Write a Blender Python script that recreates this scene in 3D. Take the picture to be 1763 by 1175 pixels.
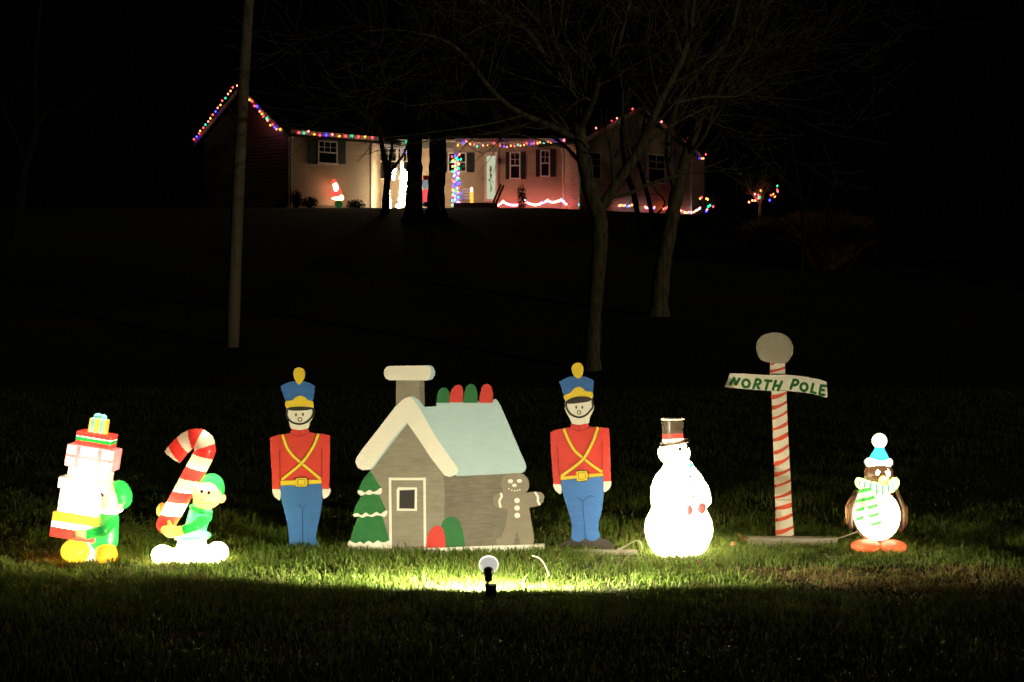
import bpy, math, random
import numpy as np
from mathutils import Vector

random.seed(7); rng = np.random.default_rng(7)
for o in list(bpy.data.objects): bpy.data.objects.remove(o)
SC = bpy.context.scene
COL = SC.collection

# ------------------------------------------------------------------ camera, sky, moonlight, exposure
F = 3000.0; CX = 881.5; HOR = 525.0; EYE = 1.5          # focal length in photo pixels, horizon row, eye height
cam_d = bpy.data.cameras.new('camera'); cam = bpy.data.objects.new('camera', cam_d); COL.objects.link(cam)
cam.location = (0, 0, EYE); cam.rotation_euler = (math.radians(90), 0, 0)
cam_d.sensor_width = 36; cam_d.lens = 36*F/1763
cam_d.shift_y = -(587.5-HOR)/1763
cam_d.clip_start = 0.1; cam_d.clip_end = 2000
SC.camera = cam

world = bpy.data.worlds.new('World'); SC.world = world; world.use_nodes = True
wn = world.node_tree; wn.nodes.clear()
wo = wn.nodes.new('ShaderNodeOutputWorld'); wb = wn.nodes.new('ShaderNodeBackground'); ws = wn.nodes.new('ShaderNodeTexSky')
ws.sky_type = 'NISHITA'; ws.sun_disc = False; ws.sun_elevation = math.radians(12); ws.sun_rotation = math.radians(140)
wb.inputs[1].default_value = 0.00003
wn.links.new(ws.outputs[0], wb.inputs[0]); wn.links.new(wb.outputs[0], wo.inputs[0])

sun_d = bpy.data.lights.new('moonlight', 'SUN'); sun = bpy.data.objects.new('moonlight', sun_d); COL.objects.link(sun)
sun_d.energy = 0.12; sun_d.angle = math.radians(1.0); sun_d.color = (1.0, 0.86, 0.55)
sun.rotation_euler = Vector((-0.62, 0.77, -0.21)).to_track_quat('-Z', 'Y').to_euler()

vs = SC.view_settings
vs.view_transform = 'Standard'; vs.look = 'None'; vs.exposure = 0; vs.gamma = 1; vs.use_curve_mapping = False
SC.render.engine = 'CYCLES'
cy = SC.cycles
cy.use_denoising = True; cy.max_bounces = 6; cy.diffuse_bounces = 4; cy.glossy_bounces = 2; cy.transmission_bounces = 4
cy.transparent_max_bounces = 6; cy.sample_clamp_indirect = 12
try: cy.use_light_tree = True
except Exception: pass

FLOOD = 118.0; SNOWMAN_W = 190; PENGUIN_W = 44; CANE_W = 40; GIFT_W = 48

# ------------------------------------------------------------------ helpers
def P(px, py, D):
    return Vector(((px-CX)/F*D, D, EYE+(HOR-py)/F*D))
def gy(D): return HOR + F*EYE/D                          # photo row of flat ground at distance D
def link(o): COL.objects.link(o); return o
def tag(o, label=None, cat=None, group=None, kind=None):
    if label: o['label'] = label
    if cat: o['category'] = cat
    if group: o['group'] = group
    if kind: o['kind'] = kind
    return o
def thing(name, loc, label, cat, group=None, rz=0):
    o = bpy.data.objects.new(name, None); link(o); o.location = loc; o.rotation_euler = (0, 0, rz)
    o.empty_display_size = 0.1
    return tag(o, label, cat, group)
def mesh_obj(name, verts, faces, mat=None, parent=None, off=(0, 0, 0), smooth=False):
    me = bpy.data.meshes.new(name)
    off = Vector(off)
    me.from_pydata([tuple(Vector(v)-off) for v in verts], [], faces)
    me.update()
    if mat: me.materials.append(mat)
    if smooth: me.polygons.foreach_set('use_smooth', [True]*len(me.polygons))
    o = link(bpy.data.objects.new(name, me))
    if parent: o.parent = parent
    return o
class MB:
    def __init__(s): s.v = []; s.f = []
    def add(s, v, f):
        n = len(s.v); s.v += [tuple(a) for a in v]; s.f += [tuple(i+n for i in q) for q in f]
    def box(s, a, b):
        (x0, y0, z0), (x1, y1, z1) = a, b
        s.add([(x0,y0,z0),(x1,y0,z0),(x1,y1,z0),(x0,y1,z0),(x0,y0,z1),(x1,y0,z1),(x1,y1,z1),(x0,y1,z1)],
              [(0,3,2,1),(4,5,6,7),(0,1,5,4),(1,2,6,5),(2,3,7,6),(3,0,4,7)])
    def hexa(s, p):                                       # 4 bottom + 4 top points
        s.add(p, [(0,3,2,1),(4,5,6,7),(0,1,5,4),(1,2,6,5),(2,3,7,6),(3,0,4,7)])
    def tube(s, pts, rad, sides=6, cap=True):
        pts = [Vector(p) for p in pts]; n = len(pts)
        if not hasattr(rad, '__len__'): rad = [rad]*n
        t0 = (pts[1]-pts[0]).normalized()
        ref = Vector((0, 0, 1)) if abs(t0.z) < 0.9 else Vector((1, 0, 0))
        nrm = t0.cross(ref).normalized(); V = []
        for i in range(n):
            t = (pts[min(i+1, n-1)]-pts[max(i-1, 0)]).normalized()
            nrm = (nrm - t*nrm.dot(t)).normalized(); b = t.cross(nrm)
            for k in range(sides):
                a = 2*math.pi*k/sides
                V.append(pts[i]+(nrm*math.cos(a)+b*math.sin(a))*rad[i])
        Fc = []
        for i in range(n-1):
            for k in range(sides):
                k2 = (k+1) % sides
                Fc.append((i*sides+k, i*sides+k2, (i+1)*sides+k2, (i+1)*sides+k))
        if cap:
            Fc.append(tuple(range(sides))[::-1]); Fc.append(tuple(range((n-1)*sides, n*sides)))
        s.add(V, Fc)
    def lathe(s, prof, origin, axis, sides=20):
        ax = Vector(axis).normalized(); ref = Vector((0, 0, 1)) if abs(ax.z) < 0.9 else Vector((1, 0, 0))
        u = ax.cross(ref).normalized(); w = ax.cross(u); O = Vector(origin); V = []; Fc = []
        for (r, t) in prof:
            for k in range(sides):
                a = 2*math.pi*k/sides
                V.append(O+ax*t+(u*math.cos(a)+w*math.sin(a))*max(r, 1e-4))
        for i in range(len(prof)-1):
            for k in range(sides):
                k2 = (k+1) % sides
                Fc.append((i*sides+k, i*sides+k2, (i+1)*sides+k2, (i+1)*sides+k))
        s.add(V, Fc)
    def build(s, name, mat, parent=None, off=None, smooth=False):
        if off is None: off = parent_loc(parent)
        return mesh_obj(name, s.v, s.f, mat, parent, off, smooth)
def parent_loc(p):
    L = Vector((0, 0, 0))
    while p is not None:
        L = L + p.location; p = p.parent
    return L

# ------------------------------------------------------------------ materials
def mat(name):
    m = bpy.data.materials.new(name); m.use_nodes = True; m.node_tree.nodes.clear()
    return m, m.node_tree.nodes, m.node_tree.links
def principled(name, col, rough=0.6, var=0.0, scale=(8, 8, 8), col2=None, bump=0.0, spec=0.3, detail=5, nscale=1.0, space='Object'):
    m, N, L = mat(name)
    out = N.new('ShaderNodeOutputMaterial'); b = N.new('ShaderNodeBsdfPrincipled'); L.new(b.outputs[0], out.inputs[0])
    b.inputs['Roughness'].default_value = rough; b.inputs['Specular IOR Level'].default_value = spec
    b.inputs['Base Color'].default_value = (*col, 1)
    if var > 0 or col2 or bump:
        tc = N.new('ShaderNodeTexCoord'); mp = N.new('ShaderNodeMapping'); mp.inputs['Scale'].default_value = scale
        nz = N.new('ShaderNodeTexNoise'); nz.inputs['Scale'].default_value = nscale; nz.inputs['Detail'].default_value = detail
        nz.inputs['Roughness'].default_value = 0.65
        L.new(tc.outputs[space], mp.inputs[0]); L.new(mp.outputs[0], nz.inputs['Vector'])
        cr = N.new('ShaderNodeValToRGB'); cr.color_ramp.elements[0].position = 0.32; cr.color_ramp.elements[1].position = 0.68
        c2 = col2 if col2 else tuple(c*(1-var) for c in col)
        cr.color_ramp.elements[0].color = (*c2, 1); cr.color_ramp.elements[1].color = (*col, 1)
        L.new(nz.outputs[0], cr.inputs[0]); L.new(cr.outputs[0], b.inputs['Base Color'])
        if bump:
            bp = N.new('ShaderNodeBump'); bp.inputs['Strength'].default_value = bump; bp.inputs['Distance'].default_value = 0.01
            L.new(nz.outputs[0], bp.inputs['Height']); L.new(bp.outputs[0], b.inputs['Normal'])
    return m
def paint(name, col, var=0.18, col2=None):
    # brush-painted plywood: paint thins along the horizontal grain
    m, N, L = mat(name)
    out = N.new('ShaderNodeOutputMaterial'); b = N.new('ShaderNodeBsdfPrincipled'); L.new(b.outputs[0], out.inputs[0])
    b.inputs['Roughness'].default_value = 0.62; b.inputs['Specular IOR Level'].default_value = 0.25
    tc = N.new('ShaderNodeTexCoord')
    def noise(scale, detail):
        mp = N.new('ShaderNodeMapping'); mp.inputs['Scale'].default_value = scale
        nz = N.new('ShaderNodeTexNoise'); nz.inputs['Scale'].default_value = 1; nz.inputs['Detail'].default_value = detail
        nz.inputs['Roughness'].default_value = 0.7
        L.new(tc.outputs['Object'], mp.inputs[0]); L.new(mp.outputs[0], nz.inputs['Vector']); return nz
    n1 = noise((9, 9, 75), 6); n2 = noise((3, 3, 5), 3)
    ad = N.new('ShaderNodeMath'); ad.operation = 'MULTIPLY_ADD'; ad.inputs[1].default_value = 0.6
    L.new(n1.outputs[0], ad.inputs[0])
    mu = N.new('ShaderNodeMath'); mu.operation = 'MULTIPLY'; mu.inputs[1].default_value = 0.4
    L.new(n2.outputs[0], mu.inputs[0]); L.new(mu.outputs[0], ad.inputs[2])
    cr = N.new('ShaderNodeValToRGB'); cr.color_ramp.elements[0].position = 0.36; cr.color_ramp.elements[1].position = 0.62
    c2 = col2 if col2 else tuple(c*(1-var) for c in col)
    cr.color_ramp.elements[0].color = (*c2, 1); cr.color_ramp.elements[1].color = (*col, 1)
    L.new(ad.outputs[0], cr.inputs[0])
    n3 = noise((38, 38, 120), 4); n4 = noise((1.7, 1.7, 2.3), 2)          # small chips, and broad patches worn thin
    sm_ = N.new('ShaderNodeMath'); sm_.operation = 'MULTIPLY_ADD'; sm_.inputs[1].default_value = 0.45
    L.new(n4.outputs[0], sm_.inputs[0]); L.new(n3.outputs[0], sm_.inputs[2])
    c3 = N.new('ShaderNodeValToRGB'); c3.color_ramp.elements[0].position = 0.90; c3.color_ramp.elements[1].position = 0.97
    L.new(sm_.outputs[0], c3.inputs[0])
    mxc = N.new('ShaderNodeMix'); mxc.data_type = 'RGBA'; mxc.inputs[7].default_value = (0.33, 0.26, 0.16, 1)
    mf = N.new('ShaderNodeMath'); mf.operation = 'MULTIPLY'; mf.inputs[1].default_value = 0.55
    L.new(c3.outputs[0], mf.inputs[0]); L.new(mf.outputs[0], mxc.inputs[0]); L.new(cr.outputs[0], mxc.inputs[6])
    L.new(mxc.outputs[2], b.inputs['Base Color'])
    bp = N.new('ShaderNodeBump'); bp.inputs['Strength'].default_value = 0.25; bp.inputs['Distance'].default_value = 0.004
    L.new(n1.outputs[0], bp.inputs['Height']); L.new(bp.outputs[0], b.inputs['Normal'])
    return m
def plastic(name, col, tcol):
    # thin hollow plastic lit from inside: diffuse outside, translucent to the bulb within, a little gloss
    m, N, L = mat(name)
    out = N.new('ShaderNodeOutputMaterial')
    d = N.new('ShaderNodeBsdfDiffuse'); d.inputs[0].default_value = (*col, 1)
    t = N.new('ShaderNodeBsdfTranslucent'); g = N.new('ShaderNodeBsdfGlossy'); g.inputs['Roughness'].default_value = 0.25
    tc = N.new('ShaderNodeTexCoord'); nz = N.new('ShaderNodeTexNoise'); nz.inputs['Scale'].default_value = 22; nz.inputs['Detail'].default_value = 3
    L.new(tc.outputs['Object'], nz.inputs['Vector'])
    cr = N.new('ShaderNodeValToRGB'); cr.color_ramp.elements[0].position = 0.3; cr.color_ramp.elements[1].position = 0.7
    cr.color_ramp.elements[0].color = (*[c*0.8 for c in tcol], 1); cr.color_ramp.elements[1].color = (*tcol, 1)
    L.new(nz.outputs[0], cr.inputs[0]); L.new(cr.outputs[0], t.inputs[0])
    mx = N.new('ShaderNodeMixShader'); mx.inputs[0].default_value = 0.55
    L.new(d.outputs[0], mx.inputs[1]); L.new(t.outputs[0], mx.inputs[2])
    fr = N.new('ShaderNodeFresnel'); fr.inputs[0].default_value = 1.4
    m2 = N.new('ShaderNodeMixShader'); L.new(fr.outputs[0], m2.inputs[0]); L.new(mx.outputs[0], m2.inputs[1]); L.new(g.outputs[0], m2.inputs[2])
    L.new(m2.outputs[0], out.inputs[0])
    return m
def emit(name, col, strength):
    m, N, L = mat(name)
    out = N.new('ShaderNodeOutputMaterial'); e = N.new('ShaderNodeEmission')
    e.inputs[0].default_value = (*col, 1); e.inputs[1].default_value = strength
    L.new(e.outputs[0], out.inputs[0]); return m

M = {}
M['cream'] = paint('cream_paint', (0.80, 0.75, 0.60), 0.10)
M['blue'] = paint('blue_paint', (0.035, 0.13, 0.36), 0.22)
M['red'] = paint('red_paint', (0.60, 0.045, 0.028), 0.16)
M['yellow'] = paint('yellow_paint', (0.78, 0.55, 0.035), 0.14)
M['black'] = paint('black_paint', (0.03, 0.026, 0.02), 0.3)
M['brownline'] = paint('brown_line_paint', (0.10, 0.075, 0.015), 0.2)
M['navyline'] = paint('dark_blue_line_paint', (0.012, 0.04, 0.10), 0.2)
M['redline'] = paint('dark_red_line_paint', (0.20, 0.012, 0.01), 0.2)
M['grey_light'] = paint('light_grey_paint', (0.27, 0.245, 0.175), 0.3, (0.18, 0.16, 0.105))
M['grey_dark'] = paint('dark_grey_paint', (0.19, 0.165, 0.11), 0.3, (0.105, 0.09, 0.06))
M['grey_biscuit'] = paint('biscuit_grey_paint', (0.235, 0.20, 0.135), 0.15)
M['ice'] = paint('ice_blue_paint', (0.42, 0.56, 0.55), 0.12)
M['green'] = paint('green_paint', (0.02, 0.15, 0.035), 0.25)
M['letter'] = paint('letter_green_paint', (0.02, 0.12, 0.025), 0.4)
M['orange_stripe'] = paint('stripe_red_paint', (0.62, 0.085, 0.03), 0.2)
M['ball'] = paint('ball_grey_paint', (0.34, 0.31, 0.22), 0.2)
M['plank'] = principled('weathered_plank', (0.50, 0.46, 0.36), 0.8, 0.4, (3, 20, 20), bump=0.3)
M['stake'] = principled('raw_stake', (0.35, 0.26, 0.15), 0.8, 0.3, (20, 20, 3), bump=0.3)
M['blackmetal'] = principled('black_metal', (0.012, 0.012, 0.011), 0.45, 0.3, (30, 30, 30))
M['cord'] = principled('pale_cord', (0.45, 0.42, 0.33), 0.6, 0.2, (20, 20, 20))
M['greencord'] = principled('green_cord', (0.02, 0.05, 0.02), 0.5, 0.2, (20, 20, 20))
M['straw'] = principled('dry_straw', (0.62, 0.52, 0.30), 0.7, 0.2, (40, 40, 40))
M['leaf'] = principled('dead_leaf', (0.28, 0.13, 0.05), 0.7, 0.4, (60, 60, 60))
M['bark'] = principled('bark', (0.42, 0.37, 0.22), 0.9, 0.5, (16, 16, 3.5), (0.09, 0.075, 0.045), bump=1.0)
M['bark_dark_unlit'] = principled('unlit_dark_bark', (0.045, 0.035, 0.025), 0.9, 0.5, (6, 6, 2), bump=0.6)  # near-black copy of bark; the unlit look of silhouetted trees is in the colour
M['pole'] = principled('pole_wood', (0.60, 0.52, 0.36), 0.85, 0.35, (14, 14, 0.9), bump=0.4)
M['shrub'] = principled('brown_grass_stems', (0.30, 0.17, 0.06), 0.8, 0.5, (3, 3, 3))
M['siding'] = principled('siding', (0.50, 0.40, 0.28), 0.6, 0.10, (0.6, 0.6, 3), bump=0.0)
M['trim'] = principled('white_trim', (0.75, 0.72, 0.66), 0.5, 0.08, (3, 3, 3))
M['shutter'] = principled('dark_shutter', (0.025, 0.03, 0.03), 0.5, 0.2, (4, 4, 20))
M['pane'] = principled('dark_pane', (0.012, 0.012, 0.014), 0.08, 0.0, spec=0.6)
M['roof'] = principled('dark_shingles', (0.03, 0.03, 0.032), 0.9, 0.4, (3, 3, 12))
M['found'] = principled('foundation', (0.30, 0.26, 0.2), 0.9, 0.3, (3, 3, 3))
M['railing'] = principled('brown_railing', (0.10, 0.055, 0.04), 0.7, 0.3, (4, 4, 4))
M['chair_white'] = principled('white_paint_wood', (0.75, 0.73, 0.7), 0.5, 0.1, (6, 6, 6))
M['bush'] = principled('dark_bush', (0.035, 0.045, 0.02), 0.8, 0.5, (12, 12, 12))
M['wallstone'] = principled('edging_stone', (0.28, 0.26, 0.22), 0.9, 0.4, (2, 2, 2))

# ------------------------------------------------------------------ terrain
_hy = [-60, 22, 26, 30, 33, 38, 60, 78, 84, 92, 130, 500]
_hz = [0.0, 0.0, 0.10, 0.35, 0.72, 1.25, 3.75, 5.84, 6.16, 6.22, 7.0, 16.0]
def ground_z(x, y):
    x = np.asarray(x, float); y = np.asarray(y, float)
    z = sum(np.interp(y+d, _hy, _hz) for d in (-1.5, 0, 1.5))/3
    far = np.clip((y-40)/45, 0, 1)
    z = z - far*0.055*np.clip(x-1.5, 0, 60)*np.clip(1-(x-1.5)/120, 0.5, 1)
    lump = 0.012*np.sin(x*2.1+0.7)*np.sin(y*1.7)+0.01*np.sin(x*5.3+y*3.1)
    return z + lump*np.clip(1-np.abs(y-12)/60, 0, 1)
def gz(x, y): return float(ground_z(x, y))
def axis(lo, hi, fine_lo, fine_hi, fine, coarse):
    return np.unique(np.concatenate([np.linspace(lo, fine_lo, coarse), np.arange(fine_lo, fine_hi, fine), np.linspace(fine_hi, hi, coarse)]))
gxs = axis(-320, 320, -14, 14, 0.4, 24); gys = axis(-40, 460, 3, 100, 0.4, 16)
GX, GY = np.meshgrid(gxs, gys); GZ = ground_z(GX, GY)
nx, ny = len(gxs), len(gys)
verts = np.stack([GX.ravel(), GY.ravel(), GZ.ravel()], 1)
idx = np.arange(nx*ny).reshape(ny, nx)
quads = np.stack([idx[:-1, :-1].ravel(), idx[:-1, 1:].ravel(), idx[1:, 1:].ravel(), idx[1:, :-1].ravel()], 1)
def np_mesh(name, V, Q, mats, smooth=False):
    me = bpy.data.meshes.new(name); k = Q.shape[1]
    me.vertices.add(len(V)); me.vertices.foreach_set('co', np.ascontiguousarray(V, dtype=np.float32).ravel())
    me.loops.add(Q.size); me.loops.foreach_set('vertex_index', np.ascontiguousarray(Q, dtype=np.int32).ravel())
    me.polygons.add(len(Q)); me.polygons.foreach_set('loop_start', np.arange(0, Q.size, k, dtype=np.int32))
    me.update(calc_edges=True)
    if smooth: me.polygons.foreach_set('use_smooth', np.ones(len(Q), dtype=bool))
    for m in mats: me.materials.append(m)
    return me
def ground_material():
    m, N, L = mat('lawn_soil')
    out = N.new('ShaderNodeOutputMaterial'); b = N.new('ShaderNodeBsdfPrincipled'); L.new(b.outputs[0], out.inputs[0])
    b.inputs['Roughness'].default_value = 0.95; b.inputs['Specular IOR Level'].default_value = 0.1
    tc = N.new('ShaderNodeTexCoord')
    n1 = N.new('ShaderNodeTexNoise'); n1.inputs['Scale'].default_value = 0.35; n1.inputs['Detail'].default_value = 6
    n2 = N.new('ShaderNodeTexNoise'); n2.inputs['Scale'].default_value = 14; n2.inputs['Detail'].default_value = 6
    L.new(tc.outputs['Object'], n1.inputs['Vector']); L.new(tc.outputs['Object'], n2.inputs['Vector'])
    c1 = N.new('ShaderNodeValToRGB'); c1.color_ramp.elements[0].position = 0.35; c1.color_ramp.elements[1].position = 0.65
    c1.color_ramp.elements[0].color = (0.045, 0.068, 0.020, 1); c1.color_ramp.elements[1].color = (0.085, 0.080, 0.036, 1)
    c2 = N.new('ShaderNodeValToRGB'); c2.color_ramp.elements[0].color = (0.35, 0.35, 0.35, 1); c2.color_ramp.elements[1].color = (1.3, 1.3, 1.3, 1)
    mx = N.new('ShaderNodeMix'); mx.data_type = 'RGBA'; mx.blend_type = 'MULTIPLY'; mx.inputs[0].default_value = 1
    L.new(n1.outputs[0], c1.inputs[0]); L.new(n2.outputs[0], c2.inputs[0])
    L.new(c1.outputs[0], mx.inputs[6]); L.new(c2.outputs[0], mx.inputs[7]); L.new(mx.outputs[2], b.inputs['Base Color'])
    bp = N.new('ShaderNodeBump'); bp.inputs['Strength'].default_value = 0.9; bp.inputs['Distance'].default_value = 0.05
    L.new(n2.outputs[0], bp.inputs['Height']); L.new(bp.outputs[0], b.inputs['Normal'])
    return m
ground = link(bpy.data.objects.new('ground', np_mesh('ground', verts, quads, [ground_material()], True)))
tag(ground, 'dark lawn rising up a long slope behind the display', 'lawn', kind='structure')

# ------------------------------------------------------------------ the house on the hill (walls drawn from plan points)
class Wall:
    def __init__(s, a, b):                                # plan points (px, D), left to right as seen
        s.a = Vector(((a[0]-CX)/F*a[1], a[1])); s.b = Vector(((b[0]-CX)/F*b[1], b[1]))
        s.len = (s.b-s.a).length; s.u = (s.b-s.a)/s.len; s.n = Vector((s.u.y, -s.u.x))
    def at(s, px, py):                                    # photo pixel -> (distance along wall, height)
        t = (px-CX)/F
        k = (t*s.a.y-s.a.x)/(s.u.x-t*s.u.y)
        D = s.a.y+s.u.y*k
        return k, EYE+(HOR-py)/F*D
    def pt(s, k, z, d=0.0):
        q = s.a+s.u*k+s.n*d; return Vector((q.x, q.y, z))
    def box(s, mb, k0, k1, z0, z1, d0, d1):
        mb.hexa([s.pt(k0,z0,d1), s.pt(k1,z0,d1), s.pt(k1,z0,d0), s.pt(k0,z0,d0),
                 s.pt(k0,z1,d1), s.pt(k1,z1,d1), s.pt(k1,z1,d0), s.pt(k0,z1,d0)])
    def pxbox(s, mb, x0, x1, y0, y1, d0, d1):
        k0, _ = s.at(x0, y0); k1, _ = s.at(x1, y0); mid = (x0+x1)/2
        s.box(mb, k0, k1, s.at(mid, y1)[1], s.at(mid, y0)[1], d0, d1)
FLOOR = 5.9; EAVE = 9.80
WA = Wall((352, 87.6), (495, 83.6)); WB = Wall((495, 83.6), (641, 87.2)); WS = Wall((641, 87.2), (655, 90.2))
WC = Wall((655, 90.2), (972, 90.2)); WD = Wall((972, 90.2), (997, 88.6)); WE = Wall((997, 88.6), (1190, 95.0))
house = thing('house', (-2, 92, FLOOR), 'low house with pale clapboard siding and lit eaves on the hilltop', 'house')
def siding(w, z0, z1):
    mb = MB(); n = max(1, int((z1-z0)/0.16)); h = (z1-z0)/n; prof = []
    for i in range(n): prof += [(z0+i*h, 0.022), (z0+(i+1)*h-0.002, 0.004)]
    V = []
    for z, d in prof: V += [w.pt(0, z, d), w.pt(w.len, z, d)]
    Fc = [(2*i, 2*i+1, 2*i+3, 2*i+2) for i in range(len(prof)-1)]
    mb.add(V, Fc); return mb
for w in (WA, WB, WS, WC, WD, WE):
    siding(w, FLOOR+0.45, EAVE).build('wall', M['siding'], house)
    mb = MB(); w.box(mb, 0, w.len, FLOOR-0.6, FLOOR+0.45, -0.2, 0.0); mb.build('foundation', M['found'], house)
def corner(w, k):
    mb = MB(); w.box(mb, k-0.06, k+0.06, FLOOR+0.45, EAVE, 0.0, 0.05); mb.build('corner_trim', M['trim'], house)
corner(WB, 0.06); corner(WB, WB.len-0.06); corner(WD, 0.05); corner(WE, 0.06); corner(WE, WE.len-0.06)
def gable(w, peak_z, over, depth, dirv):
    mid = w.len/2; mb = MB()
    mb.add([w.pt(0, EAVE, 0), w.pt(w.len, EAVE, 0), w.pt(mid, peak_z-0.1, 0)], [(0, 1, 2)])
    mb.build('gable_wall', M['siding'], house)
    for sgn in (-1, 1):                                   # two roof slopes running back from the gable
        k_e = -over if sgn < 0 else w.len+over
        sl = (peak_z-EAVE)/mid; ze = EAVE-over*sl
        f0 = w.pt(k_e, ze, over); f1 = w.pt(mid, peak_z, over); back = Vector((dirv.x, dirv.y, 0))*depth
        up = Vector((0, 0, 0.14)); mb = MB()
        mb.hexa([f0, f1, f1+back, f0+back, f0+up, f1+up, f1+back+up, f0+back+up])
        mb.build('roof', M['roof'], house)
        mb = MB(); o = Vector((w.n.x, w.n.y, 0))*0.03; dn = Vector((0, 0, -0.1))
        mb.hexa([f0+o+dn, f1+o+dn, f1+dn, f0+dn, f0+o+up*.9, f1+o+up*.9, f1+up*.9, f0+up*.9])
        mb.build('rake_board', M['trim'], house)
gable(WA, WA.at(421, 155)[1], 0.35, 9.0, WB.u)
gable(WE, WE.at(1090, 186)[1], 0.35, 8.0, -WE.n)
def slab(name, pts, th, m):
    mb = MB(); up = Vector((0, 0, th)); pts = [Vector(p) for p in pts]
    mb.hexa(pts+[p+up for p in pts]); mb.build(name, m, house)
# main roof slope and porch ceiling between the two ends
e0 = WB.pt(0.0, EAVE, 0.4); e1 = WB.pt(WB.len+0.4, EAVE, 0.4)
slab('fascia', [WB.pt(-0.1,EAVE-0.12,0.40), WB.pt(WB.len+0.4,EAVE-0.12,0.40), WB.pt(WB.len+0.4,EAVE-0.12,0.36), WB.pt(-0.1,EAVE-0.12,0.36)], 0.2, M['trim'])
slab('soffit', [WB.pt(0,EAVE-0.02,0.36), WB.pt(WB.len,EAVE-0.02,0.36), WB.pt(WB.len,EAVE-0.02,0.03), WB.pt(0,EAVE-0.02,0.03)], 0.05, M['trim'])
xl = (652-CX)/F*88; xr = (974-CX)/F*88
slab('porch_beam', [(xl, 88.0, EAVE-0.42), ((786-CX)/F*88, 88.0, EAVE-0.42), ((786-CX)/F*88, 88.16, EAVE-0.42), (xl, 88.16, EAVE-0.42)], 0.34, M['trim'])
slab('fascia', [((784-CX)/F*88, 87.9, EAVE-0.1), (xr, 87.9, EAVE-0.1), (xr, 87.95, EAVE-0.1), ((784-CX)/F*88, 87.95, EAVE-0.1)], 0.2, M['trim'])
slab('soffit', [(xl, 87.95, EAVE), (xr, 87.95, EAVE), (xr, 90.2, EAVE), (xl, 90.2, EAVE)], 0.05, M['trim'])
slab('roof', [(xl-1, 87.7, EAVE+0.1), (xr, 87.7, EAVE+0.1), (xr+1.5, 95, EAVE+2.6), (xl-3, 95, EAVE+2.6)], 0.14, M['roof'])
slab('porch_floor', [(xl, 88.0, FLOOR+0.25), ((860-CX)/F*88, 88.0, FLOOR+0.25), ((860-CX)/F*88, 90.15, FLOOR+0.25), (xl, 90.15, FLOOR+0.25)], 0.22, M['found'])
mb = MB(); mb.hexa([Vector(p) for p in ((xl-6, 93, FLOOR-.3), (xr+8, 97, FLOOR-.3), (xr+8, 97.2, FLOOR-.3), (xl-6, 93.2, FLOOR-.3), (xl-6, 93, EAVE), (xr+8, 97, EAVE), (xr+8, 97.2, EAVE), (xl-6, 93.2, EAVE))])
mb.build('back_wall', M['siding'], house)
def window(w, x0, x1, y0, y1, cols=2, top_rows=2, shutters=(), lit=None, label=None, two=True):
    mb = MB(); tx = 2.2; ty = 2.2
    w.pxbox(mb, x0, x1, y0, y0+ty, 0.02, 0.075); w.pxbox(mb, x0-0.6, x1+0.6, y1-ty, y1, 0.02, 0.10)
    w.pxbox(mb, x0, x0+tx, y0+ty, y1-ty, 0.02, 0.075); w.pxbox(mb, x1-tx, x1, y0+ty, y1-ty, 0.02, 0.075)
    win = mb.build('window', M['trim'], house)
    if label: win['label'] = label
    mb = MB(); w.pxbox(mb, x0+tx, x1-tx, y0+ty, y1-ty, 0.022, 0.03); mb.build('pane', lit or M['pane'], win)
    mid = (y0+y1)/2; mb = MB()
    if two: w.pxbox(mb, x0+tx, x1-tx, mid-1.0, mid+1.0, 0.032, 0.06)
    for i in range(1, cols):
        xx = x0+tx+(x1-x0-2*tx)*i/cols; w.pxbox(mb, xx-0.45, xx+0.45, y0+ty, mid-1.0 if two else y1-ty, 0.032, 0.045)
    for j in range(1, top_rows):
        yy = y0+ty+((mid if two else y1)-y0-ty)*j/top_rows; w.pxbox(mb, x0+tx, x1-tx, yy-0.45, yy+0.45, 0.032, 0.044)
    mb.build('muntin', M['trim'], win)
    for (s0, s1) in shutters:
        mb = MB(); w.pxbox(mb, s0, s1, y0, y1, 0.02, 0.06); sh = mb.build('shutter', M['shutter'], house)
window(WB, 546, 580, 243, 283, 3, 2, ((530, 545.5), (580.5, 594)))
window(WC, 653, 684, 247, 310, 2, 2); window(WC, 684, 716, 247, 310, 2, 2)
window(WC, 771, 803, 263, 297, 2, 1, ((804, 816), (758, 770)))
window(WC, 877.5, 896, 262, 309, 2, 2, ((870.5, 877), (896.5, 905)))
window(WC, 930, 947, 258, 305, 2, 2, ((922.5, 929.5), (947.5, 957)))
window(WE, 1113, 1145, 266, 316, 2, 2); window(WE, 1008, 1034, 262, 309, 2, 2)
glass_lit = emit('lit_frosted_glass', (0.86, 0.92, 0.62), 0.62)
mb = MB(); WC.pxbox(mb, 818, 834, 262, 347, 0.02, 0.06); door = mb.build('door', M['siding'], house)
mb = MB(); mb.tube([WC.pt(*WC.at(831, 308), 0.06), WC.pt(*WC.at(831, 308), 0.13)], 0.04, 8); mb.build('door_knob', M['blackmetal'], door)
mb = MB()
WC.pxbox(mb, 834, 838, 262, 347, 0.02, 0.09); WC.pxbox(mb, 853, 857, 262, 347, 0.02, 0.09)
WC.pxbox(mb, 838, 853, 262, 269, 0.02, 0.09); WC.pxbox(mb, 838, 853, 343, 347, 0.02, 0.09)
sidel = mb.build('sidelight', M['trim'], house); sidel['label'] = 'narrow lit glass panel with green garland beside the door'
mb = MB(); WC.pxbox(mb, 838, 853, 269, 343, 0.022, 0.035); mb.build('pane', glass_lit, sidel)
mb = MB()
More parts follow.
